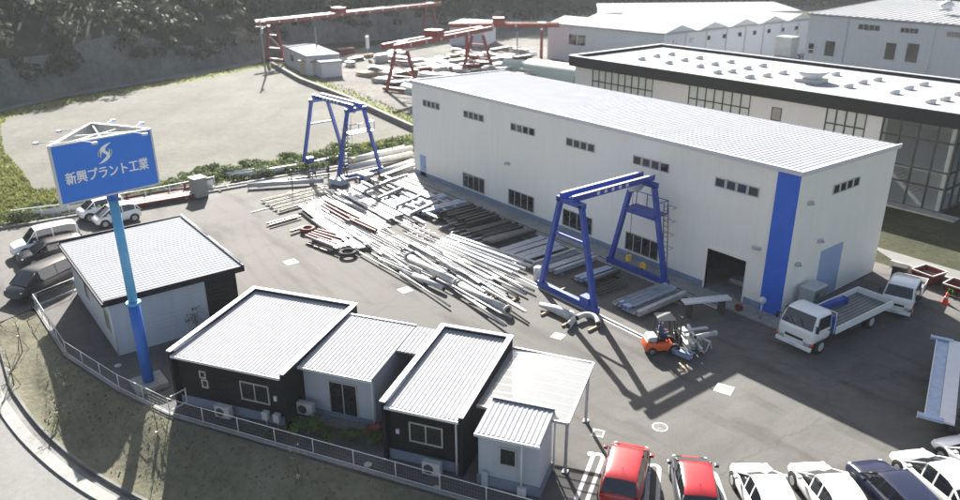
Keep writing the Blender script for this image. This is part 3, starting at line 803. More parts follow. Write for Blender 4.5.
# pots, garden plants
random.seed(41)
gp = [(5.6, -.2, .5, 'leaf_green', 'bright green leafy shrub nearest the black office in the courtyard garden'), (6.3, .15, .45, 'leaf_green', 'yellow-green shrub in the courtyard garden before the glass door'),
      (6.9, .0, .3, 'leaf_hedge', 'low dark shrub in the courtyard garden'), (8.1, .1, .4, 'leaf_green', 'round light green shrub at the right of the courtyard garden'),
      (9.3, .3, .35, 'leaf_hedge', 'small dark shrub by the narrow black unit'), (4.7, -.9, .22, 'leaf_hedge', 'tiny plant by the fence below the black office'), (7.4, -.5, .35, 'leaf_hedge', 'dark green shrub behind the fence mesh'),
      (8.8, .9, .3, 'blossom', 'reddish flowering plant at the corner downpipe'), (9.55, 2.8, .6, 'leaf_green', 'slim olive tree in the gap between the pale and black units')]
for x, y, r, m, l in gp:
    t = thing('shrub', l, 'shrub', OL(x, y), 0)
    mb = MB().use(m)
    hgt = 1.5 if 'olive' in l else .2
    for q in range(5): clump(mb, (random.uniform(-r, r)*.7, random.uniform(-r, r)*.7, r*.7+hgt*random.random()), r*random.uniform(.5, .8), 60, .06)
    mb.build('foliage', parent=t)
    mb = MB().use('bark')
    for q in range(3): mb.tube([(0, 0, 0), (random.uniform(-r, r)*.5, random.uniform(-r, r)*.5, r+hgt)], [.02, .008], 5)
    mb.build('stem', parent=t)
t = thing('shrub', 'feathery grey-green shrub against the wall of the large white office', 'shrub', (-18.7, -27.2, 0), 0)
mb = MB().use('leaf_pale')
for q in range(6): clump(mb, (random.uniform(-.3, .3), random.uniform(-.3, .3), .5+q*.22), .35, 40, .05)
mb.build('foliage', parent=t); MB().use('bark').tube([(0, 0, 0), (0, 0, 1.5)], [.03, .01], 6).build('stem', parent=t)
t = thing('lean_to', 'low pale lean-to roof between the white office and the black office', 'roof', (-18.9, -26.6, 0))
mb = MB().use('steel_pale'); mb.hexa([(0, 0, .9), (3.0, 0, .75), (3.0, 2.0, .75), (0, 2.0, .9)], [(0, 0, .96), (3.0, 0, .81), (3.0, 2.0, .81), (0, 2.0, .96)]); mb.build('sheet', parent=t)
for x, y in ((.1, .1), (2.9, .1), (2.9, 1.9), (.1, 1.9)): MB().use('galv').tube([(x, y, 0), (x, y, .76)], .03, 6).build('post', parent=t)

# ------------------------------------------------------------------ fence
F = thing('fence', 'low white mesh fence along the coping above the embankment', 'fence')
rails = MB().use('white'); mesh_ = MB().use('steel_grey'); cop = MB().use('concrete')
Hf = .85
posts = []
for a, b in zip(fence_pts, fence_pts[1:]):
    d = (b-a); L = d.length; n = max(1, round(L/1.95)); dn = d.normalized()
    for z, r in ((Hf, .019), (.12, .013)): rails.tube([a+Vector((0, 0, z)), b+Vector((0, 0, z))], r, 6)
    for i in range(n+1): posts.append(a.lerp(b, i/n))
    k = int(L/.12)
    for i in range(k): p = a.lerp(b, (i+.5)/k); mesh_.beam(p+Vector((0, 0, .12)), p+Vector((0, 0, Hf)), .005)
    for z in (.3, .48, .66): mesh_.beam(a+Vector((0, 0, z)), b+Vector((0, 0, z)), .005)
    nrm = Vector((dn.y, -dn.x, 0))
    cop.hexa([a-nrm*.1+Vector((0, 0, -.3)), a+nrm*.12+Vector((0, 0, -.3)), b+nrm*.12+Vector((0, 0, -.3)), b-nrm*.1+Vector((0, 0, -.3))],
             [a-nrm*.1+Vector((0, 0, .06)), a+nrm*.12+Vector((0, 0, .06)), b+nrm*.12+Vector((0, 0, .06)), b-nrm*.1+Vector((0, 0, .06))])
rails.build('rail', parent=F); mesh_.build('mesh_infill', parent=F); cop.build('coping', parent=F)
seen = []
for p in posts:
    if any((p-q).length < .3 for q in seen): continue
    seen.append(p)
    MB().use('white').tube([(0, 0, .06), (0, 0, Hf+.03)], .024, 6).build('post', parent=F, loc=p)
t = thing('gate', 'short white gate panel joining the fence to the corner of the black office', 'gate', (-12.3, -30.6, 0))
MB().use('white').beam((0, 0, .8), (-.25, .75, .8), .05).beam((0, 0, .1), (-.25, .75, .1), .05).build('rail', parent=t)
MB().use('white').beam((-.25, .75, 0), (-.25, .75, .85), .06).build('post', parent=t)

# ------------------------------------------------------------------ sign tower
SP = Vector((-15.3, -30.8, 0))
S = thing('signboard', 'tall three-sided blue company sign on a blue pole above the offices', 'sign', SP)
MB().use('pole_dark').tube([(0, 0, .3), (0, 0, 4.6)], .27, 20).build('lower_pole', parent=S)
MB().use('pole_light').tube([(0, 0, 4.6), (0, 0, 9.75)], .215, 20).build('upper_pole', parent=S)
MB().use('pole_light').tube([(0, 0, 4.5), (0, 0, 4.62)], .34, 20).build('flange', parent=S)
MB().use('pole_dark').tube([(0, 0, 9.7), (0, 0, 10.6)], .26, 16).build('head', parent=S)
mb = MB().use('concrete'); mb.box(-.75, .75, -.75, .75, 0, .3); mb.build('footing', parent=S, bevel=.03)
ZT, ZB = 12.68, 10.12
TA, TB, TC = Vector((-14.35, -33.0, 0))-SP, Vector((-15.0, -28.8, 0))-SP, Vector((-18.0, -30.55, 0))-SP
TCn = [TA, TB, TC]
def txt_mesh(body, size, bold=.0):
    cu = bpy.data.curves.new('txt', 'FONT'); cu.body = body; cu.size = size; cu.align_x = 'CENTER'; cu.align_y = 'CENTER'
    cu.offset = bold; cu.extrude = .006; cu.resolution_u = 2; cu.space_character = .97
    ob = bpy.data.objects.new('txt', cu); COL.objects.link(ob)
    dg = bpy.context.evaluated_depsgraph_get(); me = bpy.data.meshes.new_from_object(ob.evaluated_get(dg))
    bpy.data.objects.remove(ob); return me
def bez(p0, p1, p2, n=10):
    return [((1-t)**2*p0[0]+2*(1-t)*t*p1[0]+t*t*p2[0], (1-t)**2*p0[1]+2*(1-t)*t*p1[1]+t*t*p2[1]) for t in [i/n for i in range(n+1)]]
for k in range(3):
    a, b = TCn[k], TCn[(k+1) % 3]; d = (b-a); L = d.length; ang = math.atan2(d.y, d.x)
    mid = (a+b)/2
    nrm = Vector((d.y, -d.x, 0)).normalized()
    fp = bpy.data.objects.new('face', None)
    mb = MB().use('sign_blue'); mb.box(-L/2+.05, L/2-.05, -.04, .04, ZB+.06, ZT-.06)
    p = mb.build('sign_panel', parent=S, loc=mid, rz=ang)
    MB().use('offwhite').box(-L/2+.06, L/2-.06, .042, .06, ZB+.07, ZT-.07).build('back_plate', parent=p)
    mb = MB().use('white'); mb.box(-L/2, L/2, -.07, .07, ZB-.01, ZB+.06); mb.box(-L/2, L/2, -.07, .07, ZT-.06, ZT); mb.box(-L/2, -L/2+.05, -.068, .068, ZB+.06, ZT-.06); mb.box(L/2-.05, L/2, -.068, .068, ZB+.06, ZT-.06)
    mb.build('frame', parent=p)
    me = txt_mesh('新興プラント工業', .50, 0)
    bm = bmesh.new(); bm.from_mesh(me); g0 = list(bm.verts)+list(bm.edges)+list(bm.faces)
    for dx, dy, dz in ((.013, 0, .0015), (-.013, 0, .003), (0, .012, .0045)):
        rr_ = bmesh.ops.duplicate(bm, geom=g0); bmesh.ops.translate(bm, verts=[v for v in rr_['geom'] if isinstance(v, bmesh.types.BMVert)], vec=(dx, dy, dz))
    bm.to_mesh(me); bm.free(); me.materials.clear(); me.materials.append(M['letter'])
    o = bpy.data.objects.new('lettering', me); COL.objects.link(o); o.parent = p
    o.rotation_euler = (PI/2, 0, 0); o.location = (0, -.048, ZB+1.02)
    xs = [v.co.x for v in me.vertices]; wd = max(xs)-min(xs); o.scale = (L*.83/wd, 1.12, 1)
    # emblem: two swooshes
    cz = ZB+1.86; mb = MB().use('letter')
    def poly(pts, m, dep=.05):
        mb.use(m); vs_ = [(x, -dep-.006, cz+z) for x, z in pts]; mb.face(vs_)
    up_ = bez((.42, .42), (-.1, .40), (-.34, .08))+bez((-.34, .08), (-.44, -.12), (-.22, -.16))+bez((-.22, -.16), (-.3, .06), (.42, .42))[1:-1]
    poly(up_, 'letter'); poly([(-x, -z) for x, z in up_], 'letter')
    up2 = bez((.10, .22), (-.2, .14), (-.08, .02))+bez((-.08, .02), (.14, -.10), (.05, -.20))+bez((.05, -.20), (.3, -.06), (.14, .04))+bez((.14, .04), (-.04, .12), (.10, .22))[1:-1]
    poly(up2, 'letter', .054)
    lo = bez((-.20, .20), (-.40, .0), (-.26, -.14))+bez((-.26, -.14), (-.25, .02), (-.20, .20))[1:-1]
    poly([(x-.02, z-.02) for x, z in lo], 'green_dark', .056); poly([(-x+.02, -z+.02) for x, z in lo], 'green_dark', .056)
    e = mb.build('emblem', parent=p); e.scale = (.8, 1, 1); e.location = (.0, 0, 0)
    # spot lamps
    for x in (-L*.14, L*.36):
        mb = MB().use('white'); mb.tube([(x-.25, -.02, ZT-.02), (x, -.75, ZT-.02)], .018, 6); mb.box(x-.11, x+.11, -.86, -.70, ZT-.08, ZT+.02)
        mb.build('spot_lamp', parent=p)
mb = MB().use('white')
cen = (TA+TB+TC)/3
for a in TCn: mb.beam(a+Vector((0, 0, ZT-.1)), cen+Vector((0, 0, ZT-.1)), .06)
for a, b in ((0, 1), (1, 2), (2, 0)): mb.beam(TCn[a]*.93+Vector((0, 0, ZT+.02)), TCn[b]*.93+Vector((0, 0, ZT-.02)), .045); mb.beam((TCn[a]+TCn[b])/2+Vector((0, 0, ZT-.12)), cen+Vector((0, 0, ZT-.12)), .06)
mb.beam(cen+Vector((0, 0, 10.3)), cen+Vector((0, 0, ZT-.1)), .2)
mb.build('top_frame', parent=S)

# ------------------------------------------------------------------ blue gantry cranes
def gantry(label, loc, rz):
    t = thing('gantry_crane', label, 'gantry crane', loc, rz, 'blue gantry cranes')
    BX, LY, TZ, TY = 3.15, 2.3, 6.3, .85
    for sx in (-1, 1):
        x = BX*sx
        for sy in (-1, 1):
            mb = MB().use('gantry_blue'); mb.beam((x, LY*sy, .35), (x, TY*sy, TZ), .26, .3, (1, 0, 0)); mb.build('leg', parent=t)
        mb = MB().use('gantry_blue'); mb.beam((x, -LY-.3, .28), (x, LY+.3, .28), .26, .34)
        mb.build('sill_beam', parent=t)
        mb = MB().use('gantry_blue'); mb.beam((x, -TY-.25, TZ), (x, TY+.25, TZ), .3, .32); mb.build('cross_beam', parent=t); MB().use('gantry_blue').beam((x, -1.36, 4.1), (x, 1.36, 4.1), .12, .14).build('tie_bar', parent=t)
        for sy in (-1, 1):
            mb = MB().use('dark_metal')
            for q in (-.22, .22): mb.tube([(x-.06, LY*sy+q, .13), (x+.06, LY*sy+q, .13)], .13, 14)
            mb.build('wheel', parent=t)
    mb = MB().use('gantry_blue')
    mb.box(-BX-.4, BX+.4, -.55, -.37, TZ+.17, TZ+.52); mb.box(-BX-.4, BX+.4, .37, .55, TZ+.17, TZ+.52)
    mb.use('white')
    mb.box(-BX-.3, BX+.3, -.56, -.36, TZ+.521, TZ+.54); mb.box(-BX-.3, BX+.3, .36, .56, TZ+.521, TZ+.54)
    mb.build('girder', parent=t)
    for i in range(5):
        for y0 in (-.556, .551): MB().use('white').box(-1.6+i*.62, -1.35+i*.62, y0, y0+.005, TZ+.25, TZ+.45).build('girder_plate', parent=t)
    # hoist
    mb = MB().use('galv'); mb.box(BX-1.1, BX-.5, -.3, .3, TZ-.35, TZ+.1); mb.use('offwhite'); mb.tube([(BX-1.2, 0, TZ-.2), (BX-.2, 0, TZ-.2)], .2, 12)
    mb.build('hoist', parent=t)
    mb = MB().use('dark_metal'); mb.tube([(BX-.9, 0, TZ-.35), (BX-.9, 0, 1.5)], .018, 5); mb.use('yellow'); mb.box(BX-1.05, BX-.75, -.1, .1, 1.2, 1.6); mb.build('hook_block', parent=t)
    # platform with railing
    mb = MB().use('gantry_blue'); mb.box(BX-.25, BX+1.0, -1.3, 1.3, 4.28, 4.36)
    for y in (-1.28, 1.28): mb.beam((BX+.15, y, 5.2), (BX+.98, y, 5.2), .045); 
    mb.beam((BX+.98, -1.28, 5.2), (BX+.98, 1.28, 5.2), .045)
    for y in (-1.28, -.4, .4, 1.28): mb.beam((BX+.98, y, 4.36), (BX+.98, y, 5.2), .045)
    mb.build('platform', parent=t)
    # control box on the sill
    mb = MB().use('gantry_blue'); mb.box(-BX-.28, -BX+.28, -2.0, -1.3, .46, .9); mb.build('drive_box', parent=t)
    # ladder
    mb = MB().use('steel_grey')
    x = BX+.55
    for y in (-1.75, -1.4): mb.beam((x, y-.25, .4), (x, y+.1, 5.1), .05)
    for i in range(13): z = .6+i*.34; f = z/5.1*.35; mb.beam((x, -2.0+f, z), (x, -1.65+f, z), .03)
    for z in (2.2, 3.1, 4.0, 4.9): mb.tube([(x, -2.0, z), (x+.45, -1.95, z), (x+.45, -1.35, z), (x, -1.35, z)], .02, 5)
    mb.build('ladder', parent=t)
    return t
gantry('nearer blue gantry crane standing over the steel by the workshop doorway', (-9.4, -4.75, 0), rad(90))
g2 = gantry('farther blue gantry crane by the gravel lot with men at its foot', (-43.9, -4.7, 0), rad(4))

# rails
random.seed(51)
def rail(name, label, y, x0, x1):
    mb = MB().use('white_line'); mb.box(x0, x1, y-.2, y-.08, .004, .016); mb.box(x0, x1, y+.08, y+.2, .004, .016); mb.use('galv'); mb.box(x0, x1, y-.03, y+.03, .004, .10)
    return tag(mb.build(name), label, 'rail')
rail('crane_rail', 'outer pale crane rail line running through the steel yard', -7.9, -38, -2.6)
rail('crane_rail', 'inner pale crane rail line near the workshop skirting', -1.62, -38, -3.0)

# ------------------------------------------------------------------ steel pieces
def ori(a, b):
    d = b-a; return math.atan2(d.y, d.x), d.length
GRP = {'pipe': 'steel pipes lying about the yard', 'beam': 'steel beams lying about the yard', 'bar': 'steel bars lying about the yard', 'plate': 'steel plates lying about the yard', 'batten': 'timber battens under the steel'}
NC = {'white': 'white', 'steel_white': 'white', 'steel_pale': 'pale grey', 'steel_blue': 'blue-grey', 'steel_dark': 'dark', 'steel_grey': 'grey', 'steel_cream': 'cream', 'rust': 'dark red', 'timber': 'brown timber', 'timber_dark': 'dark timber'}
def piece(kind, a, b, m, w=.2, h=None, z=.12, where='on the open yard'):
    rz, L = ori(a, b); h = h or w
    mb = MB().use(m)
    if kind == 'pipe': mb.tube([(0, 0, h/2), (L, 0, h/2)], w/2, 12, hollow=True)
    elif kind == 'flanged': 
        mb.tube([(0, 0, h/2), (L, 0, h/2)], w/2, 14, hollow=True)
        for x in (0.02, L-.08): mb.tube([(x, 0, h/2), (x+.06, 0, h/2)], w/2*1.45, 16)
    elif kind == 'beam': mb.ibeam((0, 0, h/2), (L, 0, h/2), w, h)
    elif kind == 'channel': mb.box(0, L, -w/2, w/2, 0, .02); mb.box(0, L, -w/2, -w/2+.02, .021, h); mb.box(0, L, w/2-.02, w/2, .021, h)
    elif kind == 'ladder':
        mb.box(0, L, -w/2, -w/2+.06, 0, .1); mb.box(0, L, w/2-.06, w/2, 0, .1)
        for i in range(int(L/.3)): mb.box(.15+i*.3, .2+i*.3, -w/2+.061, w/2-.061, .03, .07)
    else: mb.box(0, L, -w/2, w/2, 0, h)
    base = {'flanged': 'pipe', 'channel': 'beam', 'ladder': 'beam'}.get(kind, kind)
    nm = {'pipe': 'steel_pipe', 'flanged': 'flanged_pipe', 'beam': 'steel_beam', 'channel': 'steel_channel', 'ladder': 'steel_grille', 'bar': 'steel_bar', 'plate': 'steel_plate', 'batten': 'timber_batten'}[kind]
    o = mb.build(nm, loc=(a.x, a.y, z), rz=rz)
    txt = {'pipe': 'steel pipe', 'flanged': 'flanged steel pipe', 'beam': 'steel I-beam', 'channel': 'steel channel', 'ladder': 'laddered steel frame', 'bar': 'steel bar', 'plate': 'steel plate', 'batten': 'batten'}[kind]
    return tag(o, '%s %s %s' % (NC[m], txt, where), nm.split('_')[1] if kind != 'batten' else 'batten', GRP[base])
V = lambda x, y: Vector((x, y, 0))
R = random.uniform
# row of pieces square to the facade, y from -6.9 to -2.2
def row(x0, x1, n, mats, kinds, ya=(-6.9, -6.3), yb=(-2.8, -2.2), z=.14, where='', w=(.14, .26), skew=0):
    for i in range(n):
        x = x0+(x1-x0)*(i+.5)/n+R(-.04, .04); k = random.choice(kinds); ww = R(*w)
        hh = {'plate': .05, 'bar': ww*.7, 'beam': ww*1.1, 'channel': ww*.5}.get(k, ww)
        piece(k, V(x-skew+R(-.08, .08), R(*ya)), V(x+R(-.08, .08), R(*yb)), random.choice(mats), ww, hh, z+R(0, .03), where)
def batt(x0, x1, y, m='timber', w=.1, where='under the steel row'):
    piece('batten', V(x0, y), V(x1, y+R(-.1, .1)), m, w, .1, .005, where)
PLACE = 'in the row beside the workshop wall'
# four pale pipes / channels left
row(-33.6, -31.2, 7, ['steel_white'], ['pipe'], (-5.4, -5.0), (-2.6, -2.3), .16, 'side by side near the far end of the workshop', (.24, .3))
row(-30.6, -27.2, 6, ['steel_pale', 'steel_blue', 'steel_white'], ['plate', 'channel', 'bar'], (-6.6, -6.3), (-2.6, -2.0), .18, 'in the pale row below the first workshop window', (.36, .48))
row(-26.6, -18.6, 22, ['steel_dark', 'steel_dark', 'steel_grey'], ['beam', 'pipe', 'bar'], (-6.4, -5.6), (-2.3, -1.9), .2, 'in the dark row along the workshop wall', (.16, .28), .15)
row(-26.4, -22.4, 7, ['steel_dark'], ['beam'], (-5.9, -5.3), (-2.5, -2.2), .46, 'on top of the dark row along the workshop wall', (.18, .26))
row(-24.5, -19.4, 7, ['steel_pale', 'steel_white'], ['bar'], (-7.0, -6.7), (-5.7, -5.2), .22, 'with pale ends poking out of the dark row', (.06, .1))
row(-18.2, -15.2, 4, ['steel_pale', 'steel_white'], ['plate', 'channel'], (-7.2, -6.9), (-2.4, -2.1), .18, 'in the flat pale row left of the nearer gantry', (.5, .62))
row(-14.7, -12.3, 6, ['steel_pale', 'steel_white'], ['beam', 'channel'], (-6.6, -6.0), (-2.4, -2.0), .18, 'in the row just left of the gantry legs', (.18, .3))
row(-11.3, -9.8, 5, ['steel_pale', 'steel_dark', 'steel_blue'], ['beam', 'channel'], (-5.9, -5.3), (-3.0, -2.5), .18, 'under the nearer blue gantry', (.14, .26))
row(-9.5, -8.4, 4, ['steel_dark', 'steel_grey'], ['bar'], (-6.3, -5.7), (-4.0, -3.4), .12, 'under the nearer blue gantry', (.08, .14))
row(-7.0, -4.9, 6, ['steel_white', 'steel_pale', 'steel_blue'], ['beam', 'channel'], (-6.6, -6.3), (-2.2, -2.0), .2, 'in the bundle right of the gantry legs', (.26, .36))
row(-6.5, -5.6, 3, ['steel_pale', 'steel_blue'], ['channel'], (-6.2, -6.0), (-2.6, -2.4), .5, 'topmost on the bundle right of the gantry legs', (.26, .34))
piece('plate', V(-3.6, -4.3), V(-2.3, -1.7), 'white', .62, .1, .95, 'across trestles near the open workshop doorway')
for x, y in ((-3.4, -3.9), (-2.5, -2.1)): piece('batten', V(x-.3, y+.14), V(x+.3, y-.14), 'timber_dark', .10, .9, .02, 'on edge as a trestle under the white plate')
for x0, x1 in ((-33.9, -31), (-30.9, -27), (-26.9, -18.3), (-18.4, -15), (-14.9, -12.2), (-11.5, -9.6), (-7.4, -4.6)):
    for y in (-5.5, -3.1): batt(x0, x1, y, random.choice(['timber', 'timber_dark']))
# pixel-located pieces over the open yard
def PX(kind, a, b, m, w=.2, h=None, z=.12, n=1, dx=0, dy=5, where='on the open yard'):
    for i in range(n): piece(kind, G(a[0]+dx*i, a[1]+dy*i), G(b[0]+dx*i, b[1]+dy*i), m, w, h, z+R(0, .02), where)
w1 = 'at the foot of the farther gantry'
PX('pipe', (232, 181), (306, 169), 'steel_white', .55, None, .1, where='along the far yard edge left of the farther gantry')
PX('pipe', (226, 178), (300, 166), 'steel_pale', .4, None, .1, where='along the far yard edge left of the farther gantry')
PX('flanged', (248, 189), (324, 184), 'steel_pale', .42, None, .12, where='across the yard in front of the working men')
PX('bar', (258, 186), (330, 176), 'steel_dark', .16, None, .12, where='between the long pipes near the working men')
PX('pipe', (343, 166), (412, 152), 'steel_white', .6, None, .1, where='behind the farther gantry near the workshop corner')
PX('pipe', (348, 172), (412, 157.5), 'steel_white', .55, None, .1, where='behind the farther gantry near the workshop corner')
PX('pipe', (379, 177), (413, 165), 'steel_pale', .5, None, .12, where='right of the farther gantry legs')
PX('pipe', (350, 162), (410, 148), 'steel_pale', .35, None, .1, where='behind the farther gantry near the workshop corner')
PX('beam', (381, 181), (414, 169), 'steel_grey', .4, None, .12, where='right of the farther gantry legs')
wl = 'in the fan of flat beams left of the red frames'
for i in range(5): PX('channel', (262+i*4.0, 203+i*2.6), (326+i*2, 187.5+i*2.4), 'steel_white' if i % 2 else 'steel_cream', .32, .14, .12, where=wl)
PX('bar', (267, 226), (297, 217.5), 'steel_dark', .12, where='sticking out left of the white plates'); PX('bar', (270, 227.5), (301, 218.5), 'steel_dark', .12, where='sticking out left of the white plates'); PX('bar', (291, 234), (306, 229), 'steel_dark', .16, where='left of the red ring')
PX('bar', (251, 213), (275, 207), 'steel_pale', .05, .05, .02, where='thin on the open asphalt')
wp = 'in the bright heap of white plates mid-yard'
for i in range(8): PX('plate', (300+i*3.4, 210-i*1.2), (356+i*4.0, 254-i*1.7), 'steel_white' if i % 3 else 'steel_pale', R(.22, .34), .1, .15+R(0, .25), where=wp)
for i in range(5): PX('channel', (322+i*3, 221-i*2), (392+i*4, 262-i*3), 'steel_white', R(.2, .3), .14, .3, where=wp)
for i in range(3): PX('beam', (321+i*2.6, 212-i*2), (350+i*5, 229-i*1.6), 'rust', .12, .18, .5, where='among the white plates')
for i in range(2): PX('beam', (350+i*3, 227-i*1.6), (376+i*2, 239-i*1.6), 'rust', .12, .2, .5, where='among the white plates')
PX('ladder', (327, 203), (384, 235), 'steel_white', .7, None, .35, where='beside the dark red beams'); PX('ladder', (331, 200), (388, 232), 'steel_pale', .5, None, .3, where='beside the dark red beams')
for i in range(8): PX('plate', (337+i*3.2, 198-i*1.3), (385+i*4.2, 226-i*1.8), random.choice(['steel_blue', 'steel_pale', 'steel_grey', 'steel_white']), R(.2, .34), .08, .2+R(0, .2), where='in the bluish heap behind the ladder frames')
for i in range(5): PX('beam', (306+i*3, 241-i*1.5), (334+i*4, 252-i*2.1), 'rust', .13, .2, .3, where='in the dark red frame pile nearest the offices')
for i in range(3): PX('bar', (309+i*6, 245+i*2.5), (318+i*7, 248+i*2.8), 'steel_dark', .2, .12, .05, where='along the edge of the dark red pile')
for i in range(4): PX('plate', (312+i*7, 243+i*1), (338+i*4, 254-i*1), 'steel_white', .14, .08, .36, where='in the dark red frame pile nearest the offices')
PX('pipe', (360, 255), (421, 290), 'steel_cream', .13, where='along the yard side of the heap'); PX('pipe', (400, 275), (450, 309), 'steel_white', .12, where='nearest the offices, tapering to a point')
PX('pipe', (372, 256), (424, 286), 'steel_pale', .13, where='along the yard side of the heap')
PX('flanged', (408, 262), (457, 289), 'steel_white', .46, None, .16, where='large, end to end with its twin'); PX('flanged', (458, 289.5), (508, 316), 'steel_white', .42, None, .16, where='nearest the manhole cover')
PX('pipe', (414, 279), (444, 293), 'steel_white', .34, where='short, in front of the large pipe'); PX('pipe', (468, 301), (498, 312), 'steel_pale', .12, where='beside the large pipe')
for i in range(4): PX('channel', (380+i*4, 262-i*3.5), (428+i*6, 283-i*3.0), 'steel_white', .3, .15, .16, where='between the plate heap and the large pipe')
for i in range(9): PX('bar' if i % 3 else 'channel', (425+i*3.2, 252-i*1.7), (486+i*6.5, 286-i*2.3), random.choice(['steel_white', 'steel_white', 'steel_pale']), R(.14, .26), .14, .14+R(0, .08), where='in the long strips along the crane rail')
for i in range(5): PX('channel', (396+i*5, 243-i*3.2), (448+i*6, 268-i*3.1), 'steel_white', R(.18, .3), .14, .16, where='in the middle strips of the heap')
for i in range(3): PX('pipe', (486+i*6, 283-i*3), (518+i*8, 300-i*3), 'steel_white', .16, where='short, near the end of the long strips')
for i in range(3): PX('bar', (412+i*5, 236+i*2.6), (425+i*5, 230+i*2.6), 'steel_cream', .14, .12, .1, where='crosswise beside the long rail')
for i in range(4): PX('pipe', (396+i*5.5, 205-i*3), (421+i*6, 217-i*2.7), 'steel_white', .42, None, .15, where='short, in the rack by the workshop door')
for a, b in (((352, 190), (425, 228)), ((362, 186), (436, 222)), ((372, 183), (448, 216)), ((384, 180), (456, 212))): PX('beam', a, b, 'steel_white', .24, .24, .2, where='lengthwise in the open frame near the far gantry')
for a, b in (((364, 198), (392, 186)), ((378, 205), (405, 193)), ((396, 213), (424, 201)), ((410, 221), (438, 208)), ((386, 188), (408, 181))): PX('beam', a, b, 'steel_pale', .2, .22, .46, where='crosswise in the open frame near the far gantry')
PX('plate', (398, 190), (432, 205), 'steel_white', .9, .06, .7, where='on top of the open frame'); PX('plate', (408, 196), (437, 213), 'steel_white', .6, .06, .5, where='on top of the open frame')
# scattered smaller pieces
random.seed(77)
for i in range(60):
    u_, v_ = random.random(), random.random()
    px = 305+u_*190; py = 205+u_*92+(v_-.62)*44
    a = G(px, py); an = rad(-3)+random.gauss(0, .035) if random.random() < .92 else rad(90)+random.gauss(0, .15); L = R(1.5, 6)
    b = a+Vector((math.cos(an), math.sin(an), 0))*L
    piece(random.choice(['bar', 'channel', 'pipe', 'plate', 'beam']), a, b, random.choice(['steel_white', 'steel_white', 'steel_pale', 'steel_white', 'steel_pale', 'steel_white', 'steel_grey', 'steel_white']), R(.06, .16), R(.06, .14), R(.1, .42), 'loose in the crowded middle of the steel yard')
for i in range(16):
    u_ = random.random(); a = G(330+u_*170, 230+u_*80+R(-12, 8)); b = a+Vector((R(-.2, .2), R(.8, 1.3), 0))
    piece('batten', a, b, random.choice(['timber_dark', 'timber']), .1, .09, .01, 'crosswise under the steel on the yard')
for a, b in (((541, 316), (552, 311)), ((562, 327), (572, 322)), ((588, 332), (598, 327)), ((488, 300), (494, 296)), ((512, 302), (519, 298)), ((556, 293), (565, 289))): PX('batten', a, b, 'timber', .12, .1, .01, where='beside the bent white pipe' if a[0] > 530 else 'at the end of the strips')
# rings
def ring(label, p, r, m, th=.08):
    mb = MB().use(m); n = 22
    mb.tube([(p[0]*0+r*math.cos(2*PI*i/n), r*math.sin(2*PI*i/n), th) for i in range(n+1)], th, 8, False)
    o = mb.build('flange_ring', loc=(p.x, p.y, .12)); return tag(o, label, 'ring')
ring('black ring lying at the end of the dark red frames', G(348, 256), .5, 'rubber', .14)
ring('dark red ring lying beside the white plate heap', G(308, 232.5), .45, 'rust', .16)
# bent pipe next to gantry foot
pts = [G(540, 304, .3), G(556, 309, .3), G(572, 317, .3)]
mb = MB().use('steel_white'); o0 = pts[0].copy()
mb.tube([p-o0+Vector((0, 0, .28)) for p in pts], [.14, .26, .27], 12)
o0.z = .0; tag(mb.build('elbow_pipe', loc=o0), 'tapering white pipe lying at the foot of the nearer gantry', 'pipe')
arc = [G(x, y, .3) for x, y in ((577, 318), (583, 314.5), (591, 314.5), (597.5, 318), (598.5, 324))]
o0 = arc[0].copy(); o0.z = 0; mb = MB().use('steel_white'); mb.tube([p-o0 for p in smoothp(resample(arc, 14), 2)], .16, 12, hollow=True)
tag(mb.build('elbow_pipe', loc=o0), 'curved white pipe bend lying by the gantry foot', 'pipe')
arc = [G(x, y, .25) for x, y in ((571, 313), (573, 320), (568, 326))]
o0 = arc[0].copy(); o0.z = 0; mb = MB().use('steel_white'); mb.tube([p-o0 for p in arc], .18, 12, hollow=True)
tag(mb.build('elbow_pipe', loc=o0), 'stub of white pipe between the tapering pipe and the bend', 'pipe')
# crates and boxes in the yard
def crate(label, p, rz, sx, sy, sz, m, lid=None, name='crate'):
    t = thing(name, label, 'crate', p, rz)
    mb = MB().use(m); mb.box(-sx/2, sx/2, -sy/2, sy/2, .1, sz); mb.build('box', parent=t, bevel=.02)
    mb = MB().use('timber_dark'); mb.box(-sx/2+.05, sx/2-.05, -sy/2+.02, -sy/2+.14, 0, .098); mb.box(-sx/2+.05, sx/2-.05, sy/2-.14, sy/2-.02, 0, .098); mb.build('skid', parent=t)
    mb = MB().use(lid or m); mb.box(-sx/2-.03, sx/2+.03, -sy/2-.03, sy/2+.03, sz+.002, sz+.05); mb.build('lid', parent=t); return t
crate('blue-grey wrapped crate at the foot of the farther gantry', G(339, 185), .3, 1.4, .9, .6, 'steel_blue', 'steel_pale')
crate('small pale crate right of the farther gantry', G(366, 180), .1, 1.2, .9, .6, 'steel_white')
crate('tall pale concrete block at the far yard edge', G(200, 197), .15, 1.1, 1.1, 1.75, 'concrete', 'offwhite', 'block')
crate('blue box on the ground between the farther gantry legs', G(362, 181), .5, .5, .5, .35, 'gantry_blue')
t = thing('drum', 'grey steel drum left of the nearer gantry leg', 'drum', G(538, 280)); MB().use('steel_pale').tube([(0, 0, 0), (0, 0, .9)], .28, 16).build('barrel', parent=t); MB().use('steel_grey').tube([(0, 0, .9), (0, 0, .93)], .25, 16).build('lid', parent=t)
t = thing('drum', 'taller pale gas cylinder beside the drum left of the gantry leg', 'cylinder', G(541, 284)); MB().use('steel_white').tube([(0, 0, 0), (0, 0, 1.1), (0, 0, 1.2)], [.15, .15, .05], 12).build('bottle', parent=t); MB().use('dark_metal').tube([(0, 0, 1.2), (0, 0, 1.3)], .03, 8).build('valve', parent=t)
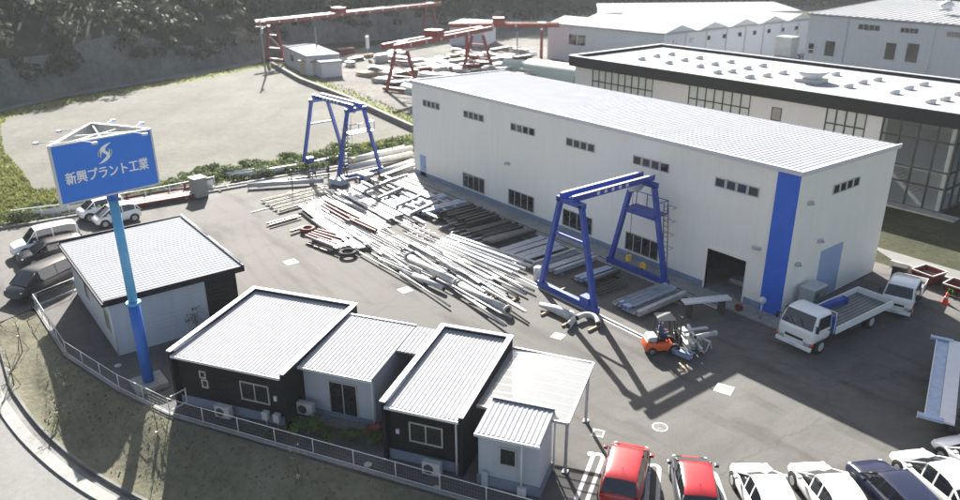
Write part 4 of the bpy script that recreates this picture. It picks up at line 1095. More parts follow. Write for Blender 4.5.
t = thing('drum', 'yellow round reel on the sill beam of the nearer gantry', 'reel', (-9.0, -1.5, .45)); MB().use('yellow').tube([(0, -.06, .25), (0, .06, .25)], .26, 16).build('disc', parent=t); MB().use('dark_metal').box(-.1, .1, -.1, .1, 0, .1).build('base', parent=t)
# steel rack by far edge
t = thing('steel_rack', 'rack of red and white steel lengths along the far yard edge', 'rack', G(128, 211), 0)
rzz, L = ori(G(128, 211), G(197, 199)); t.rotation_euler[2] = rzz
mb = MB().use('rust'); 
for x in (.4, L-.4): mb.box(x-.08, x+.08, -.1, 2.2, 0, .25); mb.box(x-.08, x+.08, 2.1, 2.2, .25, 1.0)
mb.build('frame', parent=t)
mb = MB()
for i in range(9): mb.use(['rust', 'steel_white', 'rust', 'timber_dark', 'steel_pale'][i % 5]); mb.box(R(0, .5), L-R(0, .6), .02+i*.22, .16+i*.22, .27, .45)
mb.build('steel_length', parent=t)
mb = MB().use('rust'); mb.box(-.8, L, 2.3, 2.42, .3, .5); mb.use('steel_white'); mb.box(-.8, L, 2.44, 2.6, .3, .5); mb.build('long_bar', parent=t)
for i, (px, py) in enumerate(((219, 187), (214, 190), (225, 186.5))):
    piece('batten', G(px, py), G(px+7, py+2.5 if i else py-2), 'timber_dark', .14, .1, .01, 'scattered by the concrete block')
# post with cross arm
t = thing('marker_post', 'thin dark post with crossbar standing before the long pipes', 'post', G(293, 193)); MB().use('steel_dark').tube([(0, 0, 0), (0, 0, 2.1)], .05, 8).build('pole', parent=t); MB().use('steel_dark').beam((-.25, -.2, 1.3), (.25, .2, 1.3), .12).build('crossbar', parent=t); MB().use('steel_dark').box(-.25, .25, -.25, .25, 0, .05).build('base', parent=t)

# ------------------------------------------------------------------ yard markings
def mark(name, label, cat, pts, z, m, w=None):
    mb = MB().use(m); mb.face([(p.x, p.y, z) for p in pts]); return mb
def square_cover(label, px, s, rz, inner='concrete_dark'):
    p = G(*px); t = thing('manhole_cover', label, 'manhole cover', p, rz)
    mb = MB().use('white_line'); mb.box(-s, s, -s, s, .004, .010); mb.build('frame', parent=t)
    mb = MB().use(inner); mb.box(-s*.72, s*.72, -s*.72, s*.72, .010, .016); mb.build('cover', parent=t)
square_cover('square drain cover with white surround beside the red car', (588, 447), .2, .5) if False else None
square_cover('square white-edged cover in front of the red hatchback', (598, 433), .27, rad(32))
square_cover('small white-edged cover in shade right of the forklift', (724, 389), .42, rad(20), 'concrete')
square_cover('pale square patch near the bent white pipe', (558, 336), .33, rad(20), 'concrete')
square_cover('pale square patch beside the long pipes', (405, 290), .38, 0, 'concrete')
square_cover('pale square patch on the open asphalt left of the steel', (291, 262), .42, 0, 'concrete')
p = G(660, 427); t = thing('manhole_cover', 'round manhole cover with white ring on the open yard', 'manhole cover', p)
MB().use('white_line').disc((0, 0, .004), .36, .006, 28).build('ring', parent=t); MB().use('concrete_dark').disc((0, 0, .010), .29, .006, 28).build('cover', parent=t)
t = thing('manhole_cover', 'small oval white cover near the carport post', 'manhole cover', G(591, 454), .6); MB().use('white_line').disc((0, 0, .004), .16, .008, 18).build('cover', parent=t)
for l, px in (('white round drain lid beside the large white office', (118, 366)), ('white round drain lid below the narrow black unit', (368, 465)), ('white drain lid by the garden fence', (436, 489))):
    t = thing('drain_lid', l, 'drain lid', G(*px)); MB().use('offwhite').disc((0, 0, 0), .17, .05, 16).build('lid', parent=t)
# doubled parking lines with rounded heads
def park(label, base, ang, L=5.0, gap=.42):
    c, s = math.cos(ang), math.sin(ang); mb = MB().use('white_line')
    def P(x, y): return (base.x+c*x-s*y, base.y+s*x+c*y, .006)
    w_ = .17
    for y in (-gap/2, gap/2): mb.face([P(-L, y-w_/2), P(0, y-w_/2), P(0, y+w_/2), P(-L, y+w_/2)])
    n = 10
    for i in range(n):
        a0 = -PI/2+PI*i/n; a1 = -PI/2+PI*(i+1)/n
        r0, r1 = gap/2-w_/2, gap/2+w_/2
        mb.face([P(math.cos(a0)*r0, math.sin(a0)*r0), P(math.cos(a0)*r1, math.sin(a0)*r1), P(math.cos(a1)*r1, math.sin(a1)*r1), P(math.cos(a1)*r0, math.sin(a1)*r0)])
    return tag(mb.build('parking_line'), label, 'parking line')
park('doubled white parking line left of the red hatchback', G(598, 457), rad(121))
park('doubled white parking line between the red car and the black-and-red car', G(654, 468), rad(128))
park('doubled white parking line right of the black-and-red car', G(711, 475), rad(138))

# ------------------------------------------------------------------ cars
def car(name, label, loc, rz, paint, L=4.2, Wd=1.72, H=1.5, kind='hatch', roofm=None, hoodm=None, stripe=None, group='cars parked in the row at the bottom right', pillar=None):
    t = thing(name, label, 'car', loc, rz, group)
    hw = Wd/2
    f = L/2
    belt = H*.60
    if kind == 'hatch':   st = [(-f, .30, .80, .80), (-f+.12, .24, .90, 1.0), (-f*.62, .22, .98, 1.02), (0, .2, .92, .95), (f*.42, .2, .86, .92), (f*.78, .22, .76, .83), (f-.14, .24, .62, .66), (f, .34, .52, .54)]
    elif kind == 'sedan': st = [(-f, .32, .78, .82), (-f+.12, .24, .86, .95), (-f*.6, .22, .90, .96), (0, .2, .86, .88), (f*.38, .2, .80, .86), (f*.74, .22, .70, .77), (f-.14, .24, .58, .62), (f, .34, .48, .5)]
    elif kind == 'van':   st = [(-f, .34, .98, 1.0), (-f+.1, .26, 1.05, 1.1), (-f*.6, .24, 1.06, 1.1), (0, .24, 1.02, 1.05), (f*.5, .24, .98, 1.03), (f*.8, .26, .88, .95), (f-.12, .28, .72, .76), (f, .36, .6, .62)]
    else:                 st = [(-f, .40, .95, .98), (-f+.1, .32, 1.02, 1.08), (-f*.6, .3, 1.05, 1.08), (0, .3, 1.02, 1.05), (f*.4, .3, .98, 1.06), (f*.76, .3, .92, 1.0), (f-.12, .32, .78, .84), (f, .42, .66, .68)]
    mb = MB().use(paint, True); ring_ = []
    for x, zb, zs, zt in st:
        e = 1 - .10*max(0, abs(x)/f-.7)/.3 - (.10 if abs(x) >= f-.01 else 0)
        w_ = hw*e
        half = [(0, zb), (w_*.86, zb), (w_*.98, zb+.14), (w_, (zb+zs)/2), (w_*.97, zs-.02), (w_*.84, zt-.01), (w_*.45, zt+.015), (0, zt+.02)]
        pts_ = half+[(-y, z) for y, z in reversed(half[1:-1])]
        ring_.append([(x, y, z) for y, z in pts_])
    k = len(ring_[0]); allv = [p for r_ in ring_ for p in r_]
    mb.v = allv
    hm = hoodm
    for i in range(len(ring_)-1):
        for j in range(k):
            jj = (j+1) % k
            mt = paint
            zz = (j in (5, 6, 7, 8))
            if hm and i >= 4 and i < 6 and zz: mt = hm
            if stripe and i >= 4 and i < 6 and j in (6, 7): mt = stripe
            mb.use(mt, True); mb.f.append((i*k+j, i*k+jj, (i+1)*k+jj, (i+1)*k+j)); mb.m.append(mb.cur); mb.sm.append(True)
    mb.use(paint, True); mb.f.append(tuple(reversed(range(k)))); mb.m.append(mb.cur); mb.sm.append(False)
    mb.f.append(tuple((len(ring_)-1)*k+j for j in range(k))); mb.m.append(mb.cur); mb.sm.append(False)
    # flip orientation check is cosmetic
    mb.build('body', parent=t, sub=2)
    # greenhouse
    zb = {'hatch': .93, 'sedan': .87, 'van': 1.02, 'suv': 1.03}[kind]
    if kind == 'hatch': gs = [(-f+.10, zb, 0), (-f+.42, H-.14, 0), (-f+.50, H-.10, 1), (-f+.75, H-.02, 1), (-.35, H, 1), (-.27, H, 1), (.25, H-.015, 1), (.42, H-.05, 1), (.50, H-.09, 0), (1.36, zb-.06, 0)]
    elif kind == 'sedan': gs = [(-f+.42, zb+.04, 0), (-1.15, H-.16, 0), (-1.05, H-.12, 1), (-.75, H-.03, 1), (-.3, H, 1), (-.22, H, 1), (.15, H-.015, 1), (.30, H-.04, 1), (.38, H-.08, 0), (1.38, zb-.08, 0)]
    elif kind == 'van': gs = [(-f+.06, zb, 0), (-f+.22, H-.14, 0), (-f+.3, H-.08, 1), (-f+.6, H-.01, 1), (-.5, H, 1), (-.4, H, 1), (.55, H-.02, 1), (.85, H-.07, 1), (.95, H-.12, 0), (1.75, zb-.02, 0)]
    else: gs = [(-f+.08, zb, 0), (-f+.2, H-.14, 0), (-f+.28, H-.08, 1), (-f+.6, H-.01, 1), (-.5, H, 1), (-.4, H, 1), (.3, H-.015, 1), (.55, H-.05, 1), (.62, H-.09, 0), (1.32, zb-.03, 0)]
    side = [0, 1, 0, 0, 1, 0, 0, 1, 0]     # pillar intervals
    rm = roofm or paint
    G_ = MB().use('car_glass', True); P_ = MB().use(rm, True); Q_ = MB().use(pillar or paint)
    n = len(gs); xs0 = [g[0] for g in gs]
    secs = []
    for i, (x, zt, _) in enumerate(gs):
        fr_ = (zt-zb)/(H-zb); fr_ = max(0, min(1, fr_))
        wb = hw*.90*(1-.08*(abs(x)/f)**2); wt = wb*(1-.20*fr_)
        secs.append([(x, wb, zb-.04), (x, wt+.0, zt-.03), (x, wt*.88, zt), (x, 0, zt+.025), (x, -wt*.88, zt), (x, -wt, zt-.03), (x, -wb, zb-.04)])
    for i in range(n-1):
        a, b = secs[i], secs[i+1]
        for j in range(6):
            q = [a[j], b[j], b[j+1], a[j+1]]
            if j in (0, 5):
                if side[i]: MB().use(pillar or paint).face(q).build('pillar', parent=t)
                else: G_.face(q)
            elif i in (0, n-2): G_.face(q)
            else: (P_).face(q)
    g_o = G_.build('windows', parent=t)
    r_o = P_.build('roof', parent=t, weld=True, sub=1)
    # pillars as tubes
    for sy in (-1, 1):
        for (i, j) in ((0, 1), (n-2, n-1)):
            a, b = secs[i][1], secs[j][1]; a0_ = secs[i][1] if i else secs[0][1]
            MB().use(pillar or paint).tube([(a[0], a[1]*sy, a[2]), (b[0], b[1]*sy, b[2])], .035, 6).build('pillar', parent=t)
    # wheels
    wr = .31 if kind != 'suv' else .36
    for x in (-f*.62, f*.64):
        for sy in (-1, 1):
            mb = MB().use('black', True); y = hw*.985*sy
            mb.tube([(x, y-.25*sy, wr), (x, y+.006*sy, wr)], wr+.06, 20); mb.build('wheel_arch', parent=t)
            mb = MB().use('rubber', True); mb.tube([(x, y-.2*sy, wr), (x, y-.0*sy, wr), (x, y+.02*sy, wr)], [wr, wr, wr-.03], 20); wo = mb.build('wheel', parent=t)
            mb = MB().use('galv', True); mb.tube([(x, y+.021*sy, wr), (x, y+.028*sy, wr)], wr*.62, 14); mb.build('rim', parent=wo)
    for sy in (-1, 1):
        hz = st[-2][2]+.03
        mb = MB().use('lamp_white', True); mb.box(f-.38, f-.10, hw*.62*sy, hw*.88*sy, hz-.04, hz+.05); mb.build('headlight', parent=t, sub=1)
        mb = MB().use('lamp_red'); mb.box(-f+.0, -f+.12, hw*.66*sy, hw*.86*sy, .72, .90); mb.build('tail_light', parent=t, bevel=.02)
        mb = MB().use(paint); mb.box(.72, .9, (hw+.0)*sy, (hw+.17)*sy, zb+.02, zb+.14); mb.build('mirror', parent=t, bevel=.03)
    mb = MB().use('black'); mb.box(f-.1, f-.01, -hw*.45, hw*.45, .34, .46); mb.build('grille', parent=t, bevel=.01)
    if kind in ('hatch', 'suv'): MB().use('black').tube([(-f*.55, 0, H+.0), (-f*.55-.12, 0, H+.18)], .012, 5).build('antenna', parent=t)
    mb = MB().use('white'); mb.box(-f-.012, -f+.002, -.17, .17, .55, .72); mb.build('number_plate', parent=t)
    return t
def cpos(front, ang, L): 
    return Vector((front[0]-math.cos(rad(ang))*L/2, front[1]-math.sin(rad(ang))*L/2, 0))
car('red_car', 'glossy red hatchback, leftmost of the row of parked cars', cpos((3.2, -16.3), 124, 3.9), rad(124), 'car_red', 3.9, 1.70, 1.52, 'hatch')
car('compact_car', 'black compact car with red roof and red bonnet stripes', cpos((5.2, -15.05), 134, 3.8), rad(134), 'car_grey', 3.8, 1.66, 1.44, 'hatch', roofm='car_red', hoodm='car_black', stripe='car_red')
car('white_car', 'white hatchback right of the black-and-red compact car', cpos((6.95, -13.5), 142, 4.4), rad(142), 'car_white', 4.4, 1.74, 1.47, 'sedan')
car('white_car', 'white sedan between the other white car and the dark blue one', cpos((8.35, -11.65), 147, 4.4), rad(147), 'car_white', 4.4, 1.74, 1.47, 'sedan')
car('dark_car', 'dark navy minivan in the row of parked cars', cpos((9.85, -10.0), 150, 4.6), rad(150), 'car_navy', 4.6, 1.74, 1.62, 'suv')
car('white_car', 'white sedan to the right of the dark navy car', cpos((10.5, -7.65), 152, 4.5), rad(152), 'car_white', 4.5, 1.78, 1.47, 'sedan')
car('white_car', 'white car at the shaded edge, rightmost of the row', cpos((11.1, -5.4), 158, 4.5), rad(158), 'car_white', 4.5, 1.76, 1.47, 'sedan')
gl = 'cars parked at the far left of the yard'
car('white_van', 'white four-wheel-drive wagon beside the guardrail at the left', (-38.6, -31.2, 0), rad(-88), 'car_white', 4.5, 1.75, 1.85, 'suv', group=gl)
car('dark_car', 'black estate car next to the white wagon at the left', (-36.5, -31.1, 0), rad(-88), 'car_black', 4.5, 1.74, 1.45, 'hatch', group=gl)
car('dark_van', 'dark grey minivan behind the fence corner at the left edge', (-31.2, -32.6, 0), rad(-60), 'car_black', 4.7, 1.76, 1.75, 'van', group=gl)
car('white_car', 'white car under the sign, the farther of two', (-43.9, -26.3, 0), rad(-86), 'car_white', 3.5, 1.7, 1.6, 'suv', group=gl)
car('white_car', 'white car behind the office roof, the nearer of two', (-41.7, -25.7, 0), rad(-86), 'car_white', 3.5, 1.7, 1.5, 'hatch', group=gl)

# ------------------------------------------------------------------ trucks
def cab(t, x1, Wd, H, z0, Lc, double=False, paint='car_white'):
    """cab-over: front at x1"""
    hw = Wd/2; x0 = x1-Lc
    mb = MB().use(paint, True)
    zb = z0+(H-z0)*.48
    rings = []
    for (x, zlo, w_, wt, zt) in ((x0, z0, hw, hw*.92, H-.08), (x0+.12, z0, hw, hw*.93, H-.01), (x1-.75, z0, hw, hw*.93, H), (x1-.42, z0, hw, hw*.92, H-.08), (x1-.12, z0-.05, hw, hw*.97, zb+.06), (x1, z0-.05, hw*.95, hw*.92, zb-.05)):
        half = [(0, zlo), (w_*.97, zlo), (w_, (zlo+min(zb, zt))/2), (w_*.99, min(zb, zt-.02)), (wt, zt-.05), (wt*.86, zt), (0, zt+.01)]
        rings.append([(x, y, z) for y, z in half+[(-y, z) for y, z in reversed(half[1:-1])]])
    k = len(rings[0]); mb.v = [p for r_ in rings for p in r_]
    for i in range(len(rings)-1):
        for j in range(k): mb.f.append((i*k+j, i*k+(j+1) % k, (i+1)*k+(j+1) % k, (i+1)*k+j)); mb.m.append(mb.cur); mb.sm.append(True)
    mb.f.append(tuple(reversed(range(k)))); mb.m.append(0); mb.sm.append(False); mb.f.append(tuple((len(rings)-1)*k+j for j in range(k))); mb.m.append(0); mb.sm.append(False)
    mb.build('cab', parent=t, sub=1)
    a = (x1-.10, zb+.09); b = (x1-.42, H-.13)
    e = .035
    MB().use('car_glass').hexa([(a[0]-.05, -hw*.86, a[1]), (a[0]+e, -hw*.86, a[1]), (a[0]+e, hw*.86, a[1]), (a[0]-.05, hw*.86, a[1])], [(b[0]-.05, -hw*.78, b[1]), (b[0]+e, -hw*.78, b[1]), (b[0]+e, hw*.78, b[1]), (b[0]-.05, hw*.78, b[1])]).build('windscreen', parent=t)
    for sy in (-1, 1):
        spans = [(x0+.25, x1-.5)] if not double else [(x0+.15, x0+Lc*.42), (x0+Lc*.5, x1-.5)]
        for s0, s1 in spans:
            y0, y1 = hw*.975*sy, hw*.935*sy
            MB().use('car_glass').face([(s0, hw*1.0*sy, zb+.06), (s1+.15, hw*1.0*sy, zb+.06), (s1, hw*.955*sy, H-.16), (s0, hw*.955*sy, H-.16)]).build('side_window', parent=t)
        mb = MB().use('black'); mb.box(x1-.15, x1-.05, (hw+.06)*sy, (hw+.2)*sy, zb+.1, zb+.45); mb.beam((x1-.2, hw*.95*sy, zb+.4), (x1-.1, (hw+.1)*sy, zb+.42), .03); mb.build('mirror', parent=t)
        MB().use('galv').box(x1-.06, x1+.035, hw*.56*sy, hw*.86*sy, z0+.06, z0+.24).build('headlight', parent=t, bevel=.03)
        MB().use('cone').box(x1-.2, x1-.0, hw*.88*sy, hw*1.0*sy, z0+.1, z0+.22).build('indicator', parent=t, bevel=.02)
        xd = x0+.14 if not double else x0+Lc*.46
        MB().use('black').box(xd, xd+.014, hw*.99*sy, hw*1.006*sy, z0+.08, zb+.05).build('door_seam', parent=t)
        MB().use('black').box(xd+.08, xd+.24, hw*.99*sy, hw*1.02*sy, zb-.16, zb-.11).build('door_handle', parent=t)
    MB().use('black').box(x1-.03, x1+.02, -hw*.5, hw*.5, z0+.24, z0+.36).build('grille', parent=t)
    MB().use('black').beam((x1-.06, -.1, zb+.12), (x1-.2, -.5, H-.45), .02).beam((x1-.06, .45, zb+.12), (x1-.2, .1, H-.45), .02).build('wiper', parent=t)
    MB().use(paint).box(x1-.12, x1+.06, -hw*.98, hw*.98, z0-.22, z0+.0).build('bumper', parent=t, bevel=.03)
    MB().use('white').box(x1+.062, x1+.07, -.2, .2, z0-.17, z0-.04).build('number_plate', parent=t)
def wheel(t, x, y, sy, r, wdt=.25):
    wo = MB().use('rubber', True).tube([(x, y, r), (x, y+wdt*sy*.96, r), (x, y+wdt*sy, r)], [r, r, r*.93], 22).build('wheel', parent=t)
    MB().use('offwhite', True).tube([(x, y+wdt*sy, r), (x, y+wdt*sy+.01, r)], r*.58, 16).build('rim', parent=wo)
# flatbed truck
T1 = thing('flatbed_truck', 'large white flatbed truck with open grey deck parked at the workshop corner', 'truck', (2.55, -2.95, 0), rad(-93), 'flatbed trucks by the workshop')
cab(T1, 0, 2.1, 2.35, .62, 1.75)
mb = MB().use('dark_metal'); mb.box(-7.6, -.4, -.42, -.3, .55, .78); mb.box(-7.6, -.4, .3, .42, .55, .78)
mb.box(-5.0, -3.9, .45, .9, .4, .75); mb.build('chassis', parent=T1)
mb = MB().use('steel_grey'); mb.box(-7.8, -2.05, -1.05, 1.05, .85, .93)
for i in range(9): mb.use('steel_dark'); mb.box(-7.7, -2.15, -1.0+i*.23, -.97+i*.23, .93, .945)
mb.build('deck', parent=T1)
for sy in (-1, 1): MB().use('car_white').box(-7.8, -2.1, 1.055*sy, 1.10*sy, .85, 1.30).build('side_board', parent=T1, bevel=.01)
MB().use('car_white').box(-7.86, -7.805, -1.1, 1.1, .85, 1.30).build('tail_board', parent=T1, bevel=.01)
mb = MB().use('white')
for y in (-1.0, -.5, 0, .5, 1.0): mb.beam((-2.02, y, .93), (-2.02, y, 2.1), .05)
for z in (1.3, 1.7, 2.1): mb.beam((-2.02, -1.05, z), (-2.02, 1.05, z), .05)
mb.build('headboard', parent=T1)
mb = MB().use('gantry_blue'); mb.box(-2.0, -1.85, -1.0, 1.0, .93, 1.9); mb.build('blue_panel', parent=T1)
for x, w_ in ((-1.0, .22), (-5.9, .4)):
    for sy in (-1, 1): wheel(T1, x, 1.02*sy-w_*sy, sy, .42, w_)
t = thing('blue_beam', 'long blue steel beam lying on the deck of the large flatbed truck', 'beam', (1.75, 1.2, .95), rad(78)); MB().use('gantry_blue').box(-1.9, 1.9, -.16, .16, 0, .3).box(-1.9, -1.8, -.2, .2, .0, .34).box(1.8, 1.9, -.2, .2, 0, .34).build('profile', parent=t)
t['label'] = 'long blue steel beam lying on the deck of the large flatbed truck'
# small double cab truck
T2 = thing('small_truck', 'small white double-cab truck parked behind the flatbed', 'truck', (4.0, 5.3, 0), rad(-76), 'flatbed trucks by the workshop')
cab(T2, 0, 1.65, 1.95, .5, 2.35, True)
MB().use('dark_metal').box(-4.6, -.4, -.3, .3, .42, .6).build('chassis', parent=T2)
MB().use('steel_grey').box(-4.65, -2.45, -.82, .82, .65, .7).build('deck', parent=T2)
for sy in (-1, 1): MB().use('car_white').box(-4.65, -2.45, .825*sy, .86*sy, .65, 1.0).build('side_board', parent=T2)
MB().use('car_white').box(-4.69, -4.655, -.86, .86, .65, 1.0).build('tail_board', parent=T2)
MB().use('gantry_blue').beam((-2.5, -.8, 1.15), (-2.5, .8, 1.15), .06).beam((-2.5, -.8, .7), (-2.5, -.8, 1.15), .06).beam((-2.5, .8, .7), (-2.5, .8, 1.15), .06).build('headboard', parent=T2)
for x in (-.75, -3.7):
    for sy in (-1, 1): wheel(T2, x, .8*sy-.2*sy, sy, .33, .2)
# trailer at the right edge (deck seen from above)
a = G(937, 337, 1.0); b = G(924, 418, 1.0); rz, L = ori(b, a)
T3 = thing('trailer', 'white flatbed trailer with blue-grey side ramp at the right edge of the yard', 'trailer', (b.x, b.y, 0), rz)
mb = MB().use('steel_blue'); mb.box(.35, L-.35, -.55, .0, .92, .98); mb.build('side_ramp', parent=T3)
mb = MB().use('white'); mb.box(.1, L-.1, -1.15, -.56, .95, 1.05); mb.box(.35, L-.35, -.03, .02, .9, 1.03); mb.build('deck_edge', parent=T3)
mb = MB().use('steel_dark'); mb.box(.2, L-.2, -2.4, -1.36, .6, .7); mb.build('deck', parent=T3)
for x in (.0, L-.3):
    MB().use('steel_blue').box(x, x+.3, -.75, .25, .95, 1.08).build('end_plate', parent=T3, bevel=.02)
    MB().use('white').box(x-.02, x+.32, .252, .28, .93, 1.1).build('end_edge', parent=T3)
MB().use('dark_metal').box(.3, L-.3, -1.9, -1.0, .5, .84).build('chassis', parent=T3)
for x in (.9, 1.7, L-1.2): wheel(T3, x, -1.4, 1, .4, .25); wheel(T3, x, -2.1, -1, .4, .25)
w_ = MB().use('rubber', True).tube([(1.0, -1.6, 1.02), (1.0, -1.6, 1.26)], .42, 20)
o = w_.build('spare_tyre', loc=(0, 0, 0)); 
o.parent = T3
# forklift
FK = thing('forklift', 'orange forklift with overhead guard carrying white steel near the doorway', 'forklift', (-1.75, -8.15, 0), rad(58))
mb = MB().use('orange', True)
mb.hexa([(-1.15, -.5, .25), (.35, -.52, .25), (.35, .52, .25), (-1.15, .5, .25)], [(-1.1, -.46, .78), (.35, -.5, .62), (.35, .5, .62), (-1.1, .46, .78)])
mb.build('body', parent=FK, bevel=.09)
MB().use('steel_pale').hexa([(-1.05, -.42, .785), (-.45, -.42, .74), (-.45, .42, .74), (-1.05, .42, .785)], [(-.95, -.35, 1.0), (-.5, -.35, 1.02), (-.5, .35, 1.02), (-.95, .35, 1.0)]).build('engine_cover', parent=FK, bevel=.05)
MB().use('black').box(-.45, 0, -.25, .25, .7, .85).box(-.48, -.38, -.25, .25, .85, 1.25).build('seat', parent=FK, bevel=.03)
mb = MB().use('black')
for x, x2 in ((-.55, -.45), (.45, .25)):
    for y in (-.45, .45): mb.beam((x, y, .7), (x2, y*.95, 2.0), .06)
mb.build('guard_post', parent=FK)
mb = MB().use('steel_grey'); mb.box(-.55, .35, -.47, .47, 2.0, 2.04)
mb.build('overhead_guard', parent=FK)
mb = MB().use('dark_metal')
for y in (-.28, .28): mb.beam((.72, y, .1), (.72, y, 2.1), .1, .07)
for z in (.3, 1.1, 2.0): mb.beam((.72, -.3, z), (.72, .3, z), .07)
mb.build('mast', parent=FK)
for y in (-.25, .25): MB().use('dark_metal').box(.78, 1.85, y-.06, y+.06, .42, .47).build('fork', parent=FK)
MB().use('dark_metal').box(.76, .82, -.45, .45, .4, .9).build('carriage', parent=FK)
for x, r in ((-.8, .24), (.4, .3)):
    for sy in (-1, 1): wheel(FK, x, .36*sy, sy, r, .18)
MB().use('black').tube([(.2, 0, .65), (.02, 0, 1.05)], .02, 6).tube([(.02+.17*math.cos(i*.628)*.4, .17*math.sin(i*.628), 1.05+.17*math.cos(i*.628)*.9) for i in range(11)], .015, 5, False).build('steering_wheel', parent=FK)
fk = FK.matrix_basis
def FL(x, y, z): 
    c, s = math.cos(rad(58)), math.sin(rad(58)); return Vector((-1.75+c*x-s*y, -8.15+s*x+c*y, z))
# load on forks: flared white pipes
t = thing('pipe_load', 'load of white steel lengths with one green-capped pipe on the forklift forks', 'steel load', FL(1.35, 0, .48), rad(58))
mb = MB().use('steel_white')
for k, (y0, y1, x, z, w_) in enumerate(((-1.1, 1.0, -.32, .0, .2), (-.9, 1.2, -.06, .0, .22), (-1.2, .8, .22, .0, .18), (-1.0, .9, -.2, .22, .2), (-.7, 1.1, .1, .24, .16))):
    mb.ibeam((x, y0, z+.1), (x+.08*k-.1, y1, z+.1), w_, .19)
mb.build('beam_stack', parent=t)
MB().use('steel_white', True).tube([(.1, -.55, .52), (.7, -.35, .5), (1.25, -.1, .42)], .13, 14, hollow=True).build('branch_pipe', parent=t)
MB().use('green_canvas', True).tube([(1.25, -.1, .42), (1.45, 0, .40)], [.15, .15], 14).build('green_cap', parent=t)
MB().use('steel_pale').beam((-.3, .3, .45), (1.2, .6, .42), .22, .08).build('flat_bar', parent=t)
t = thing('trestle', 'thin white trestle standing right of the forklift load', 'trestle', G(704, 348)); MB().use('white').beam((-.35, 0, .5), (.35, 0, .5), .1).build('top', parent=t)
for x in (-.3, .3): MB().use('white').beam((x, -.25, 0), (x, 0, .5), .05).beam((x, .25, 0), (x, 0, .5), .05).build('leg', parent=t)
PX('beam', (663, 350), (690, 361), 'steel_blue', .22, .2, .1, where='in shade below the forklift'); PX('beam', (666, 348), (692, 359), 'steel_pale', .14, .2, .12, where='in shade below the forklift')
PX('plate', (679, 356), (692, 361), 'steel_blue', .35, .06, .33, where='on the beams below the forklift')
PX('batten', (679, 364), (684, 370), 'timber', .1, .08, .01, where='in front of the forklift'); PX('batten', (686, 366), (690, 371), 'timber', .1, .08, .01, where='in front of the forklift')
PX('bar', (690, 344), (704, 355), 'steel_white', .09, .08, .1, where='right of the forklift')

# cone, red tubs, wall at the back right
def cone(label, p):
    t = thing('traffic_cone', label, 'traffic cone', p)
    MB().use('cone', True).tube([(0, 0, .04), (0, 0, .7)], [.17, .035], 16).build('cone_body', parent=t); MB().use('cone').box(-.2, .2, -.2, .2, 0, .04).build('base', parent=t)
    MB().use('white', True).tube([(0, 0, .35), (0, 0, .45)], [.115, .09], 16).build('band', parent=t)
cone('orange traffic cone on the sunlit strip near the red tubs', G(945, 303))
def tub(label, pa, pb, wd, h):
    a, b = G(*pa), G(*pb); rz, L = ori(a, b)
    t = thing('skip', label, 'skip', a, rz, 'red open skips at the back of the yard')
    mb = MB().use('red_paint')
    e = .2
    for (p, q) in (((0, 0), (L, 0)), ((L, 0), (L, wd)), ((L, wd), (0, wd)), ((0, wd), (0, 0))):
        cx, cy = L/2, wd/2
        def inn(r_): return (r_[0]+(cx-r_[0])*.15, r_[1]+(cy-r_[1])*.2)
        pi, qi = inn(p), inn(q)
        mb.face([(pi[0], pi[1], .1), (qi[0], qi[1], .1), (q[0], q[1], h), (p[0], p[1], h)])
        pj, qj = inn((p[0]+(cx-p[0])*.03, p[1]+(cy-p[1])*.05)), inn((q[0]+(cx-q[0])*.03, q[1]+(cy-q[1])*.05))
        mb.face([(pj[0], pj[1], .14), (p[0]*.97+cx*.03, p[1]*.95+cy*.05, h), (q[0]*.97+cx*.03, q[1]*.95+cy*.05, h), (qj[0], qj[1], .14)])
    mb.box(.1*L, L*.9, wd*.12, wd*.88, .08, .13); mb.build('tub', parent=t)
    mb = MB().use('offwhite')
    for p, q in (((0, 0), (L, 0)), ((L, 0), (L, wd)), ((L, wd), (0, wd)), ((0, wd), (0, 0))): mb.beam((*p, h+.03), (*q, h+.03), .07)
    mb.build('rim', parent=t)
    return t
tub('open red skip with pale rim behind the small truck', (909, 280), (930, 288), 1.5, .75)
tub('second red skip at the right picture edge beyond the cone', (941, 291), (975, 302), 1.4, .5)
crate('dark box standing left of the open red skip', G(898, 279), .2, .8, .7, .9, 'steel_dark')
mb = MB().use('concrete'); mb.box(.3, 40, 12.5, 12.75, 0, .45); tag(mb.build('low_wall'), 'low pale concrete wall along the back of the shaded yard', 'wall')
t = thing('plant_trough', 'row of small green plants in pots beside the cone', 'plants', G(950, 296)); mb = MB().use('leaf_green'); clump(mb, (0, 0, .25), .25, 50, .06); clump(mb, (.7, .1, .25), .25, 50, .06); mb.build('foliage', parent=t); MB().use('timber_dark').box(-.3, 1.0, -.15, .15, 0, .12).build('trough', parent=t)
# debris heap beside
mb = MB().use('concrete_dark', True)
pth = sheet('path', [(0.3, 13.6), (60, 13.6), (60, 15.4), (-2.5, 15.4)], -.012, 'road')

# ------------------------------------------------------------------ guardrail, left
GR = thing('guardrail', 'low white rail fence along the left far edge of the yard', 'fence')
pp = [G(14, 222), G(60, 216), G(110, 207), G(160, 198), G(215, 187)]
mb = MB().use('white')
for a, b in zip(pp, pp[1:]):
    for z in (.95,): mb.beam(a+Vector((0, 0, z)), b+Vector((0, 0, z)), .07)
    mb.beam(a+Vector((0, 0, .1)), b+Vector((0, 0, .1)), .06)
mb.build('rail', parent=GR)
mb = MB().use('galv')
for a, b in zip(pp, pp[1:]): mb.face([a+Vector((-.3, 0, .01)), b+Vector((-.3, 0, .01)), b+Vector((-.3, 0, .65)), a+Vector((-.3, 0, .65))])
mb.build('back_plate', parent=GR)
for a in resample(pp, 9): MB().use('white').tube([(0, 0, 0), (0, 0, 1.0)], .05, 6).build('post', parent=GR, loc=a)
